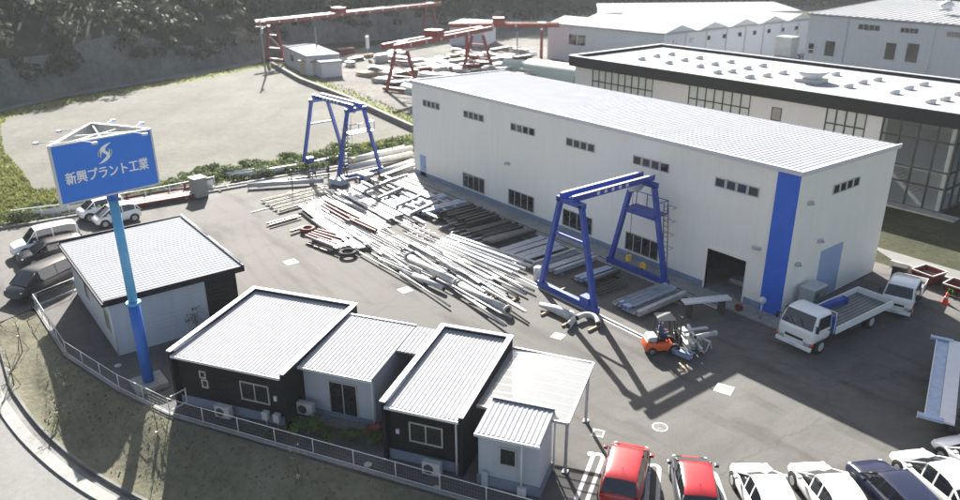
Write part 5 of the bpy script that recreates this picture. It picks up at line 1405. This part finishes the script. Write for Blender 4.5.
# kerb / ditch along the back edge
eb = [G(-40, 236), G(0, 229), G(100, 212), G(220, 190.5), G(330, 171), G(413, 157)]
eb = resample(eb, 20)
kerbstone('ditch_edge', eb, -.1, .25, -.3, .14, 'concrete_dark'); kerbstone('ditch_edge', eb, -1.1, -.8, -.3, .10, 'concrete')

# ------------------------------------------------------------------ utility pole
def upole(label, p, h, arms=True):
    t = thing('utility_pole', label, 'utility pole', p)
    MB().use('concrete', True).tube([(0, 0, 0), (0, 0, h)], [.17, .1], 10).build('pole', parent=t)
    if arms:
        for z in (h-.4, h-1.2): MB().use('galv').beam((-.7, -.5, z), (.7, .5, z), .08).build('crossarm', parent=t)
        MB().use('steel_pale', True).tube([(.3, 0, h-2.2), (.3, 0, h-1.4)], .22, 12).build('transformer', parent=t)
upole('concrete utility pole with transformer at the corner of the gravel lot', G(266, 76), 9.0)
upole('thin grey pole standing in the far yard behind the shed', G(318, 64), 6.5, False)
upole('thin pale pole in the far yard left of the long white building', G(517, 60), 5.0, False)
t = thing('banner_post', 'tall narrow white banner post in the middle of the far yard', 'banner', G(368, 58)); MB().use('galv').tube([(0, 0, 0), (0, 0, 4.2)], .06, 6).build('pole', parent=t); MB().use('white').box(-.1, .3, -.3, .3, 1.8, 4.0).build('banner', parent=t)
# saplings with stakes on the slope
random.seed(61)
def sapling(label, px, z, h):
    p = G(px[0], px[1], z); t = thing('sapling', label, 'sapling', p, R(0, 3), 'staked saplings on the embankment')
    mb = MB().use('bark')
    mb.tube([(0, 0, -.1), (.05, 0, h*.5), (R(-.1, .1), R(-.1, .1), h)], [.03, .022, .008], 6)
    mb.build('trunk', parent=t)
    mb = MB().use('bark')
    for i in range(16):
        z0 = h*R(.35, .95); a = R(0, 2*PI); l = R(.25, .6); mb.tube([(0.03, 0, z0), (math.cos(a)*l*.5, math.sin(a)*l*.5, z0+l*.35), (math.cos(a)*l, math.sin(a)*l, z0+l*.9)], [.010, .007, .003], 4)
    mb.build('branches', parent=t)
    mb = MB().use('leaf_pale')
    for i in range(14): clump(mb, (R(-.35, .35), R(-.35, .35), h*R(.5, 1.05)), .12, 3, .035)
    mb.build('leaves', parent=t)
    for i in range(3):
        a = i*2.1; MB().use('timber').tube([(math.cos(a)*.4, math.sin(a)*.4, -.15), (0, 0, .85)], .02, 5).build('stake', parent=t)
    MB().use('steel_cream').box(-.06, .06, -.06, .06, .78, .9).build('tie', parent=t)
sapling('staked sapling at the left corner below the grey minivan', (22, 350), -.3, 2.0)
sapling('staked sapling in the shade on the slope left of the sign pole', (68, 398), -.9, 1.6)
sapling('staked sapling in the sunlit gap on the slope below the sign pole', (160, 448), -.9, 2.4)
sapling('staked sapling on the dark slope in the middle below the fence', (300, 492), -.9, 2.2)
sapling('staked sapling at the road side of the left slope', (14, 385), -.7, 2.1)
sapling('staked sapling just inside the kerb near the bottom left', (60, 428), -1.2, 1.3)

# ------------------------------------------------------------------ glass building
def box_thing(name, label, cat): return thing(name, label, cat)
GB = thing('glass_fronted_building', 'long building with dark fascia, white flat roof and glazed front behind the workshop', 'building', (0, 0, 0))
gx0, gx1, gy, gd_, gh = -43.9, -1.9, 26.0, 15.5, 8.0
mb = MB().use('wall_cream')
for a, b in ((-43.5, -40.7), (-32, -27.3), (-20.3, -12.75), (-9.3, -7.9)): mb.box(a, b, gy, gy+.25, 0, 7.0)
mb.box(-43.5, -43.2, gy+.25, gy+gd_-.2, 0, 7.0); mb.box(-43.2, gx1, gy+gd_-.45, gy+gd_-.2, 0, 7.0)
mb.build('wall', parent=GB)
mb = MB().use('fascia_dark'); mb.box(gx0, gx1+1.0, gy-.7, gy-.45, 6.98, gh+.12); mb.box(gx0, gx0+.25, gy-.449, gy+gd_, 6.98, gh+.12); mb.box(gx1+.75, gx1+1.0, gy-.449, gy+gd_, 6.98, gh+.12); mb.box(gx0+.251, gx1+.749, gy+gd_-.25, gy+gd_, 6.98, gh+.12); mb.box(gx0+.25, gx1+.75, gy-.449, gy+.249, 6.98, 7.1)
mb.build('fascia', parent=GB)
mb = MB().use('roof_white'); mb.box(gx0+.25, gx1+.75, gy-.449, gy+gd_-.25, 7.7, 7.82); mb.use('fascia_dark'); mb.box(gx0+.26, gx1+.74, gy+.3, gy+gd_-.46, 6.9, 7.0); mb.build('roof', parent=GB)
mb = MB().use('roof_trim'); mb.box(gx0-.03, gx1+1.03, gy-.74, gy-.42, gh+.122, gh+.18); mb.box(gx0-.03, gx0+.3, gy-.42, gy+gd_+.02, gh+.122, gh+.18); mb.box(gx0+.3, gx1+1.03, gy+gd_-.28, gy+gd_+.02, gh+.122, gh+.18); mb.build('coping', parent=GB)
def curtain(parent, x0, x1, z0, z1, nx, zs, blind, y, axis='x'):
    f = MB().use('black'); W_ = (x1-x0)/nx
    def bxx(mb, a0, a1, d0, d1, b0, b1):
        if axis == 'x': mb.box(a0, a1, y+d0, y+d1, b0, b1)
        else: mb.box(y-d1, y-d0, a0, a1, b0, b1)
    for i in range(nx+1): bxx(f, x0+W_*i-.06, x0+W_*i+.06, -.06, .1, z0, z1)
    for z in zs: bxx(f, x0, x1, -.05, .09, z-.06, z+.06)
    o = f.build('curtain_wall', parent=parent)
    g = MB().use('blind' if blind else 'clear_glass'); bxx(g, x0, x1, .0, .03, z0, z1); g.build('glazing', parent=o)
    return o
curtain(GB, -40.7, -32, 0, 7, 9, (.1, 3.2, 5.6, 6.9), True, gy+.05)
curtain(GB, -27.3, -20.3, 0, 7, 7, (.1, 3.2, 5.6, 6.9), True, gy+.05)
curtain(GB, -12.75, -9.3, 0, 7, 4, (.1, 3.2, 5.6, 6.9), True, gy+.05)
curtain(GB, -7.9, -2.2, 0, 7, 4, (.1, 2.0, 3.3, 5.6, 6.9), False, gy+.05)
curtain(GB, gy+.1, gy+gd_-.6, 0, 7, 10, (.1, 2.0, 3.3, 5.6, 6.9), False, -2.2, 'y')
window(GB, -17.95, -16.95, 4.95, 6.15, 1, 'front', gy, frame='fascia_dark')
# inside the glazed corner: floors, columns, stair
mb = MB().use('wall_cream'); mb.box(-12.8, -2.6, gy+.5, gy+gd_-1, 3.0, 3.3); mb.box(-12.8, -2.6, gy+.5, gy+gd_-1, 0, .08); mb.box(-12.8, -2.6, gy+6, gy+6.2, .08, 3.0); mb.box(-12.8, -12.6, gy+.5, gy+6, .08, 6.9); mb.build('inner_floor', parent=GB)
mb = MB().use('white'); mb.box(-2.75, -2.45, gy+.35, gy+.65, 0, 7); mb.box(-8.1, -7.8, gy+.35, gy+.65, 0, 7); mb.box(-2.75, -2.45, gy+7, gy+7.3, 0, 7); mb.build('column', parent=GB)
mb = MB().use('white')
for i in range(14): mb.box(-7.6+i*.25, -7.25+i*.25, gy+1.0, gy+2.2, 2.8-i*.2, 2.86-i*.2)
mb.beam((-7.6, gy+.98, 2.75), (-4.1, gy+.98, .1), .06, .3); mb.build('staircase', parent=GB)
mb = MB().use('concrete'); mb.box(gx0, gx1+1.2, gy-1.1, gy-.02, 0, .15); mb.build('terrace', parent=GB)
# roof vents
vpx = [(375, 218), (430, 207), (485, 200), (475, 232), (533, 222), (588, 214), (590, 245), (645, 237), (703, 229), (708, 264), (765, 252), (822, 243), (775, 285), (837, 280), (895, 270), (655, 268)]
vp = [(540+x/3.69, y/3.69) for x, y in vpx]+[(700+x/3.69, y/3.69) for x, y in [(246, 280), (305, 268), (500, 275), (548, 320), (600, 305), (655, 295), (718, 343), (770, 327), (825, 313), (903, 368), (955, 348), (180, 285), (850, 378)]]
vent = None
for px in vp:
    p = G(px[0], px[1]+1.0, 7.82)
    if p.y > gy+gd_-1 or p.y < gy-.2: continue
    if vent is None:
        vent = thing('roof_vent', 'small white mushroom vent on the flat white roof', 'roof vent', p, 0, 'vents in rows on the flat white roof')
        MB().use('white').box(-.3, .3, -.3, .3, 0, .2).build('base', parent=vent); MB().use('white', True).tube([(0, 0, .2), (0, 0, .32), (0, 0, .4)], [.42, .42, .1], 14).build('cap', parent=vent)
    else: dup(vent, p)
t = thing('rooftop_unit', 'large white ventilation unit on the flat roof behind the workshop', 'roof unit', G(811, 82, 7.82)); MB().use('white', True).tube([(0, 0, 0), (0, 0, .5), (0, 0, .95)], [.9, .9, 1.5], 16).build('cowl', parent=t); MB().use('offwhite').box(-1.1, 1.1, -1.1, 1.1, 0, .35).build('base', parent=t); MB().use('white', True).tube([(0, 0, .95), (0, 0, 1.05)], 1.45, 16).build('lid', parent=t)
t = thing('rooftop_tank', 'boxy white tank with rail at the back edge of the flat roof', 'tank', G(785, 58, 7.8)); MB().use('offwhite').box(-1, 1, -.8, .8, .2, 2.4).build('tank', parent=t, bevel=.05); MB().use('galv').box(-1.1, 1.1, -.9, .9, 0, .2).build('base', parent=t)
mb = MB().use('galv')
for x in (1.3, 2, 2.7, 3.4): mb.beam((x, 0, 0), (x, 0, 1.3), .05)
for z in (.6, 1.25): mb.beam((1.3, 0, z), (3.4, 0, z), .05)
mb.build('railing', parent=t)

# ------------------------------------------------------------------ far buildings
def shed4(name, label, cat, c, z, wallm, roofm, zr=None, wins=(), ribs=0):
    """c: four corners (front-left, front-right, back-right, back-left) xy"""
    t = thing(name, label, cat, (c[0][0], c[0][1], 0)); o = Vector((c[0][0], c[0][1], 0))
    q_ = [Vector((x, y, 0))-o for x, y in c]; zr = zr or [z]*4
    mb = MB().use(wallm); mb.hexa(q_, [p+Vector((0, 0, h-.05)) for p, h in zip(q_, zr)]); mb.build('wall', parent=t)
    cen_ = sum(q_, Vector())/4
    mb = MB().use(roofm); q2 = [p+(p-cen_).normalized()*.35 for p in q_]
    mb.hexa([p+Vector((0, 0, h)) for p, h in zip(q2, zr)], [p+Vector((0, 0, h+.25)) for p, h in zip(q2, zr)])
    if ribs:
        for i in range(ribs):
            f_ = (i+.5)/ribs; a = q2[0].lerp(q2[1], f_)+Vector((0, 0, zr[0]+.29)); b = q2[3].lerp(q2[2], f_)+Vector((0, 0, zr[3]+.29)); mb.beam(a, b, .12, .08)
    mb.build('roof', parent=t)
    for (e, f0, f1, z0, z1, n) in wins:   # edge index, fractions along
        a, b = q_[e], q_[(e+1) % 4]; d = (b-a).normalized(); nn = Vector((d.y, -d.x, 0))
        for i in range(n):
            g0 = f0+(f1-f0)*(i+.08)/n; g1 = f0+(f1-f0)*(i+.92)/n
            p, r_ = a.lerp(b, g0), a.lerp(b, g1)
            mb = MB().use('glass'); mb.hexa([p+nn*.0+Vector((0, 0, z0)), p+nn*.05+Vector((0, 0, z0)), r_+nn*.05+Vector((0, 0, z0)), r_+Vector((0, 0, z0))], [p+Vector((0, 0, z1)), p+nn*.05+Vector((0, 0, z1)), r_+nn*.05+Vector((0, 0, z1)), r_+Vector((0, 0, z1))]); mb.build('window', parent=t)
            
    return t
# big white one top right, eave 10 m
a = G(810, 15, 10); b = G(962, 27, 10); d = (b-a).normalized(); b = a+d*60; nn = Vector((-d.y, d.x, 0))
c = [(a.x, a.y), (b.x, b.y), ((b+nn*22).x, (b+nn*22).y), ((a+nn*22).x, (a+nn*22).y)]
def fr_(px, z=8): 
    # fraction along the front for a photo column at height z
    best = None
    for i in range(2000):
        q_ = a+d*(60*i/2000); 
        dd_ = Vector((q_.x, q_.y, z))-CP; X_ = 480+760*dd_.dot(r2)/dd_.dot(fw)
        if best is None or abs(X_-px) < best[0]: best = (abs(X_-px), i/2000)
    return best[1]
W1 = [(0, fr_(857), fr_(879), 8.6, 9.3, 4), (0, fr_(899), fr_(917), 8.7, 9.3, 4), (0, fr_(945), fr_(962), 8.7, 9.3, 4), (0, fr_(811), fr_(817), 4.6, 6.0, 1), (0, fr_(827), fr_(838), 4.5, 6.6, 1), (0, fr_(887), fr_(899), 5.0, 7.2, 1), (0, fr_(908), fr_(922), 5.0, 7.4, 1)]
RB = shed4('warehouse', 'big white warehouse with low ribbed roof at the top right', 'warehouse', c, 10, 'far_wall', 'roof_white', [10, 10, 11.2, 11.2], W1, 60)
for f_ in (fr_(847), fr_(933)): p = d*60*f_; MB().use('galv').beam(p+Vector((0, 0, 0))-nn*.05, p+Vector((0, 0, 9.9))-nn*.05, .15).build('downpipe', parent=RB)
t = thing('roof_ventilator', 'round white ventilator on the roof of the big warehouse', 'ventilator', G(946, 10, 11.3)); MB().use('white', True).tube([(0, 0, 0), (0, 0, .7), (0, 0, 1.2)], [.5, 1.0, .3], 16).build('cap', parent=t); MB().use('galv').box(-.6, .6, -.6, .6, -.1, .1).build('base', parent=t)
# mid white building with several low vaults
z = 6.2
a2 = G(548, 24, z); b2 = G(664.6, 35, z); c2 = G(809, 20, z); c2 = b2+(c2-b2)*1.05
a2v = Vector((a2.x, a2.y, 0)); b2v = Vector((b2.x, b2.y, 0)); c2v = Vector((c2.x, c2.y, 0)); d2v = a2v+(c2v-b2v)
MBd = shed4('factory_hall', 'wide white factory hall with ridged roofs at the top centre', 'factory', [(a2v.x, a2v.y), (b2v.x, b2v.y), (c2v.x, c2v.y), (d2v.x, d2v.y)], z, 'far_wall', 'roof_white', None,
            [(1, .05+i*.1, .075+i*.1, 4.6, 5.3, 1) for i in range(9)]+[(0, .20, .36, 3.0, 4.8, 2)], 0)
mb = MB().use('roof_metal')
U1 = (b2v-a2v); V1 = (c2v-b2v)
for i in range(5):
    f0, f1 = i/5+.01, (i+1)/5-.02
    for (g0, g1, h0, h1) in ((f0, (f0+f1)/2, .0, 1.0), ((f0+f1)/2, f1, 1.0, .0)):
        mb.use('roof_white' if h1 > h0 else 'roof_metal')
        mb.face([U1*0+V1*g0+Vector((0, 0, z+.27+h0)), U1+V1*g0+Vector((0, 0, z+.27+h0)), U1+V1*g1+Vector((0, 0, z+.27+h1)), U1*0+V1*g1+Vector((0, 0, z+.27+h1))])
    mb.use('far_wall2')
    for e in (Vector(), U1): mb.face([e+V1*f0+Vector((0, 0, z+.27)), e+V1*f1+Vector((0, 0, z+.27)), e+V1*((f0+f1)/2)+Vector((0, 0, z+1.27))])
mb.build('ridged_roof', parent=MBd)
for i in range(8): p = U1+V1*(i/8+.0)+Vector((.05, 0, 0)); MB().use('galv').beam(p, p+Vector((0, 0, z-.1)), .15).build('downpipe', parent=MBd)
# small white store behind gantry 3
a = G(450, 45); b = G(484, 47)
shed4('storehouse', 'small white storehouse behind the middle red crane', 'storehouse', [(a.x, a.y), (b.x, b.y), (b.x-6, b.y+8), (a.x-6, a.y+8)], 4.2, 'far_wall', 'roof_white')
# far strip of halls beyond (top centre)
a = G(600, 14, 6); b = G(800, 12, 6)
shed4('factory_hall', 'distant pale factory roofs below the wooded hill', 'factory', [(a.x, a.y), (b.x, b.y), (b.x-18, b.y+18), (a.x-18, a.y+18)], 6, 'far_wall', 'roof_white', None, (), 30)
# green tents
def tent(label, pa, pb, r, L, rz=None):
    a, b = G(*pa), G(*pb); rz, LL = ori(a, b)
    t = thing('tent_hangar', label, 'hangar', a, rz, 'pale green arched hangars behind the workshop')
    mb = MB().use('green_canvas', True); n = 16; vs_ = []
    for x in [LL*i/4 for i in range(5)]:
        for j in range(n+1): th = PI*j/n; vs_.append((x, r-r*math.cos(th), r*1.0*math.sin(th)))
    mb.raw(vs_, [(i*(n+1)+j, (i+1)*(n+1)+j, (i+1)*(n+1)+j+1, i*(n+1)+j+1) for i in range(4) for j in range(n)])
    mb.build('canvas', parent=t)
    mb = MB().use('black'); mb.face([(LL+.0, r-r*.97*math.cos(PI*j/n), r*.97*math.sin(PI*j/n)) for j in range(n+1)]); mb.build('opening', parent=t)  # flat black sheet in the open end, painted shade of the hangar's inside
    MB().use('green_dark').tube([(LL, r-r*math.cos(PI*j/n), r*math.sin(PI*j/n)) for j in range(n+1)], .08, 6).build('end_hoop', parent=t)
    return t
tent('longer pale green arched hangar just behind the workshop roof', (520, 76), (574, 84), 2.5, 10)
tent('farther pale green arched hangar near the red crane legs', (500, 73), (532, 75), 2.0, 10)
tent('squat green canopy beside the left red crane leg', (398, 92), (414, 96), 1.2, 5)
# site huts
def hut(label, pa, pb, dep, h, wall, roof, name='site_hut'):
    a, b = G(*pa), G(*pb); d_ = (b-a).normalized(); n_ = Vector((-d_.y, d_.x, 0))*dep
    if n_.dot(fw) < 0: n_ = -n_
    t = shed4(name, label, 'hut', [(a.x, a.y), (b.x, b.y), ((b+n_).x, (b+n_).y), ((a+n_).x, (a+n_).y)], h, wall, roof, None, [(0, .3, .45, h*.4, h*.75, 1)])
    return t
hut('white site hut with flat roof under the left red crane', (285, 64), (308, 76), 5.5, 3.0, 'far_wall', 'roof_metal')
hut('smaller white hut beside the brown container', (308, 72), (322, 78), 3.5, 2.3, 'far_wall', 'roof_white')
hut('tan brown container at the edge of the far yard', (321, 76), (339, 71), 4, 2.1, 'steel_cream', 'timber', 'container')

# red gantries
def red_gantry(label, f1, f2, span_w, H, over=3):
    a, b = G(*f1), G(*f2); d_ = b-a; rz, L = ori(a, b)
    t = thing('red_gantry_crane', label, 'gantry crane', (a.x, a.y, 0), rz, 'red gantry cranes in the far yard')
    lw = span_w/2
    for x in (0, L):
        for sy in (-1, 1):
            MB().use('crane_red').beam((x, lw*sy, 0), (x, 1.0*sy, H-.6), .38, .38, (1, 0, 0)).build('leg', parent=t)
        mb = MB().use('crane_red'); mb.beam((x, -lw-.5, .4), (x, lw+.5, .4), .45, .5)
        for z in (H*.35, H*.68): f_ = 1-z/H; w_ = 1.0+(lw-1.0)*f_; mb.beam((x, -w_, z), (x, w_, z), .2)
        w0 = 1+(lw-1)*.65; w1_ = 1+(lw-1)*.32
        mb.beam((x, -w0, H*.35), (x, w1_, H*.68), .14); mb.build('brace', parent=t)
        mb = MB().use('steel_white'); mb.box(x-.7, x+.7, -.75, .75, H+.62, H+.68); mb.build('walkway', parent=t)
    for sy in (-1, 1):
        MB().use('crane_red').box(-over, L+over, sy*1.0-.2, sy*1.0+.2, H-.1, H+.6).build('girder', parent=t)
    mb = MB().use('steel_white')
    for i in range(int(L/4)): mb.box(i*4+.5, i*4+.9, -1.28, -1.26, H+.0, H+.4)
    mb.build('girder_plates', parent=t)
    mb = MB().use('crane_red'); mb.box(L*.35, L*.35+2, -1.2, 1.2, H+.62, H+1.5); mb.build('trolley', parent=t)
    return t
red_gantry('longest red gantry crane at the back left over the huts', (276, 62), (430, 37.5), 5, 7.0)
red_gantry('nearest red gantry crane just beyond the workshop roof', (403, 93), (478, 72), 6, 6.6)
red_gantry('middle red gantry crane in front of the white storehouse', (467, 64), (541, 64), 5.5, 6.5)

# goods in the far yard
random.seed(91)
cols = ['steel_white', 'steel_pale', 'steel_dark', 'steel_grey', 'rust', 'steel_white', 'timber', 'steel_white']
for i in range(95):
    px = R(335, 520); lo = 90-max(0, (430-px))*.04; py = R(54, 92) if px < 420 else R(54, 78)
    if px < 400 and py > 60+(px-335)*.55+12: continue
    p = G(px, py); t_ = random.choice(['bundle', 'stack'])
    m = random.choice(cols); mb = MB().use(m); L = R(2, 6); n = random.randint(3, 6)
    if t_ == 'bundle':
        for k in range(n):
            for l in range(2): mb.tube([(0, k*.36+l*.16, .2+l*.3), (L+R(-.3, .3), k*.36+l*.16, .2+l*.3)], .17, 7)
    else:
        for k in range(n): mb.box(R(0, .5), L-R(0, .5), R(0, .3), 1.6-R(0, .3), .02+k*.24, .2+k*.24)
    o = mb.build('steel_bundle' if t_ == 'bundle' else 'steel_stack', loc=(p.x, p.y, 0), rz=random.choice([rad(8), rad(98)])+R(-.1, .1))
    tag(o, '%s %s of steel stored in the far yard under the red cranes' % (NC[m], 'bundle' if t_ == 'bundle' else 'stack'), 'steel stack', 'steel goods in the far yard')
# dark far wall along the lot edge of the far yard
mb = MB().use('concrete_dark'); pl = [G(272, 66), G(300, 82), G(350, 102), G(413, 131)]
wl_ = MB().use('concrete_dark')
for a, b in zip(pl, pl[1:]): wl_.beam(a+Vector((0, 0, .35)), b+Vector((0, 0, .35)), .5, .7)
tag(wl_.build('boundary_wall'), 'low dark wall between the gravel lot and the far yard', 'wall')

# ------------------------------------------------------------------ people
def person(label, loc, rz, pose, top, legs, helmet=True):
    J = dict(pelvis=(0, 0, .92), waist=(0, 0, 1.05), chest=(0, 0, 1.28), neck=(0, 0, 1.47), head=(0.01, 0, 1.56), crown=(.015, 0, 1.67),
             shl=(0, .19, 1.40), ell=(.02, .24, 1.13), wrl=(.1, .24, .90), hal=(.13, .24, .82), shr=(0, -.19, 1.40), elr=(.02, -.24, 1.13), wrr=(.1, -.24, .90), har=(.13, -.24, .82),
             hil=(0, .09, .88), knl=(.03, .10, .48), anl=(-.02, .11, .09), tol=(.17, .13, .04), hir=(0, -.09, .88), knr=(.03, -.10, .48), anr=(-.02, -.11, .09), tor=(.17, -.13, .04))
    J.update(pose)
    rdi = dict(pelvis=.14, waist=.125, chest=.15, neck=.055, head=.085, crown=.075, shl=.07, ell=.047, wrl=.032, hal=.036, shr=.07, elr=.047, wrr=.032, har=.036, hil=.095, knl=.062, anl=.042, tol=.035, hir=.095, knr=.062, anr=.042, tor=.035)
    E_ = [('pelvis', 'waist'), ('waist', 'chest'), ('chest', 'neck'), ('neck', 'head'), ('head', 'crown'), ('chest', 'shl'), ('shl', 'ell'), ('ell', 'wrl'), ('wrl', 'hal'), ('chest', 'shr'), ('shr', 'elr'), ('elr', 'wrr'), ('wrr', 'har'),
          ('pelvis', 'hil'), ('hil', 'knl'), ('knl', 'anl'), ('anl', 'tol'), ('pelvis', 'hir'), ('hir', 'knr'), ('knr', 'anr'), ('anr', 'tor')]
    names = list(J); vs_ = [Vector(J[n]) for n in names]; rr = [rdi[n] for n in names]; es = [(names.index(a), names.index(b)) for a, b in E_]
    for s_, (wr, ha) in enumerate((('wrl', 'hal'), ('wrr', 'har'))):   # five fingers per hand
        h = Vector(J[ha]); d_ = (h-Vector(J[wr])).normalized(); sd_ = d_.cross(Vector((1, 0, .01))).normalized()
        for k in range(5):
            if k < 4: p = h+sd_*(-.027+.018*k)+d_*[.065, .075, .07, .055][k]+Vector((.02, 0, 0))
            else: p = h+sd_*(-.05)+d_*.02+Vector((.03, 0, 0))
            q_ = h+(p-h)*.55
            vs_ += [q_, p]; rr += [.010, .008]; i0 = len(vs_); es += [(names.index(ha), i0-2), (i0-2, i0-1)]
    me = bpy.data.meshes.new('sk'); me.from_pydata(vs_, es, []); ob = bpy.data.objects.new('sk', me); COL.objects.link(ob)
    md = ob.modifiers.new('s', 'SKIN'); sv_ = me.skin_vertices[0].data
    for i, r_ in enumerate(rr): sv_[i].radius = (r_, r_); sv_[i].use_root = (i == 0)
    sb = ob.modifiers.new('u', 'SUBSURF'); sb.levels = 2; sb.render_levels = 2
    dg = bpy.context.evaluated_depsgraph_get(); m2 = bpy.data.meshes.new_from_object(ob.evaluated_get(dg)); bpy.data.objects.remove(ob)
    m2.name = 'person'; m2.materials.clear()
    for x in ('skin', top, legs, 'black'): m2.materials.append(M[x])
    segs = [(es_, {'pelvis': 2, 'hil': 2, 'hir': 2, 'knl': 2, 'knr': 2}.get(es_[0], 1)) for es_ in E_]
    for p in m2.polygons:
        c_ = p.center; best = (9, 0)
        for (a_, b_) in E_:
            A_, B_ = Vector(J[a_]), Vector(J[b_]); t_ = max(0, min(1, (c_-A_).dot(B_-A_)/max(1e-6, (B_-A_).length_squared)))
            dd_ = (c_-(A_+(B_-A_)*t_)).length
            if dd_ < best[0]: best = (dd_, (a_, b_))
        e = best[1]; mi = 1
        if e[0] in ('neck', 'head') or e[0] in ('wrl', 'wrr'): mi = 0
        elif e[0] in ('hil', 'hir', 'knl', 'knr') or e == ('pelvis', 'hil') or e == ('pelvis', 'hir'): mi = 2
        elif e[0] in ('anl', 'anr'): mi = 3
        p.material_index = mi; p.use_smooth = True
    t = bpy.data.objects.new('person', m2); COL.objects.link(t); t.location = loc; t.rotation_euler[2] = rz
    tag(t, label, 'person')
    hd = (Vector(J['head'])+Vector(J['crown']))/2; upv = (Vector(J['crown'])-Vector(J['neck'])).normalized()
    if helmet:
        mb = MB().use('helmet', True); c0 = hd+upv*.05
        mb.tube([c0+upv*.0, c0+upv*.005, c0+upv*.02, c0+upv*.08, c0+upv*.12], [.13, .135, .112, .085, .02], 16); mb.build('helmet', parent=t)
    else:
        MB().use('hair', True).tube([hd-upv*.0+Vector((-.02, 0, 0)), hd+upv*.05, hd+upv*.1, hd+upv*.13], [.092, .1, .08, .02], 14).build('hair', parent=t)
    # face details
    mb = MB().use('skin', True); f0 = hd+Vector((.09, 0, 0)); mb.tube([f0+Vector((0, 0, .015)), f0+Vector((.025, 0, -.015))], [.008, .014], 6)
    mb.use('black')
    for sy in (-1, 1): mb.tube([f0+Vector((-.012, .03*sy, .02)), f0+Vector((-.004, .03*sy, .02))], .01, 6)
    mb.use('rust'); mb.tube([f0+Vector((-.008, -.02, -.045)), f0+Vector((-.008, .02, -.045))], .006, 5)
    mb.build('face', parent=t)
    return t
bend = dict(waist=(.06, 0, 1.02), chest=(.28, 0, 1.13), neck=(.44, 0, 1.14), head=(.52, 0, 1.12), crown=(.62, 0, 1.10), shl=(.34, .19, 1.12), ell=(.42, .22, .86), wrl=(.52, .18, .64), hal=(.56, .16, .57), shr=(.34, -.19, 1.12), elr=(.42, -.22, .86), wrr=(.52, -.18, .64), har=(.56, -.16, .57), knl=(.0, .14, .47), anl=(-.04, .2, .09), tol=(.14, .24, .04), knr=(.06, -.14, .48), anr=(.1, -.2, .09), tor=(.28, -.24, .04))
person('worker in blue jacket bending over the long pipe by the farther gantry', G(315, 181), rad(-60), bend, 'work_blue', 'navy', False)
stand = dict(knl=(.05, .12, .48), anl=(.0, .15, .09), tol=(.19, .18, .04), wrl=(.22, .14, 1.02), hal=(.29, .11, 1.03), ell=(.06, .25, 1.12))
person('worker in dark overalls standing beside the farther gantry leg', G(329, 180.5), rad(-110), stand, 'dark_cloth', 'dark_cloth', False)
person('worker in navy standing behind the gantry leg', G(346, 179), rad(160), stand, 'navy', 'dark_cloth', True)
sit = dict(pelvis=(0, 0, .92), hil=(.06, .1, .90), hir=(.06, -.1, .90), knl=(.40, .14, .86), knr=(.40, -.14, .86), anl=(.42, .14, .62), anr=(.42, -.14, .62), tol=(.56, .15, .58), tor=(.56, -.15, .58), wrl=(.30, .16, 1.14), hal=(.37, .13, 1.15), ell=(.1, .25, 1.13), wrr=(.30, -.16, 1.14), har=(.37, -.13, 1.15), elr=(.1, -.25, 1.13))
person('driver in dark blue with white helmet seated on the orange forklift', FL(-.28, 0, .02), rad(58), sit, 'work_blue', 'navy', True)

# ------------------------------------------------------------------ thin haze
m, nt, b = newmat('haze'); nt.nodes.remove(b)
pv = N(nt, 'ShaderNodeVolumePrincipled'); pv.inputs['Color'].default_value = (.9, .94, 1, 1); pv.inputs['Density'].default_value = .0002; pv.inputs['Anisotropy'].default_value = .2
nt.links.new(pv.outputs[0], nt.nodes['Material Output'].inputs['Volume'])
M['haze'] = m
hz = MB().use('haze').box(-950, 950, -620, 950, -5, 140).build('haze'); hz['kind'] = 'stuff'; hz['label'] = 'thin pale haze over the whole place'; hz['category'] = 'haze'
sc.cycles.volume_bounces = 0
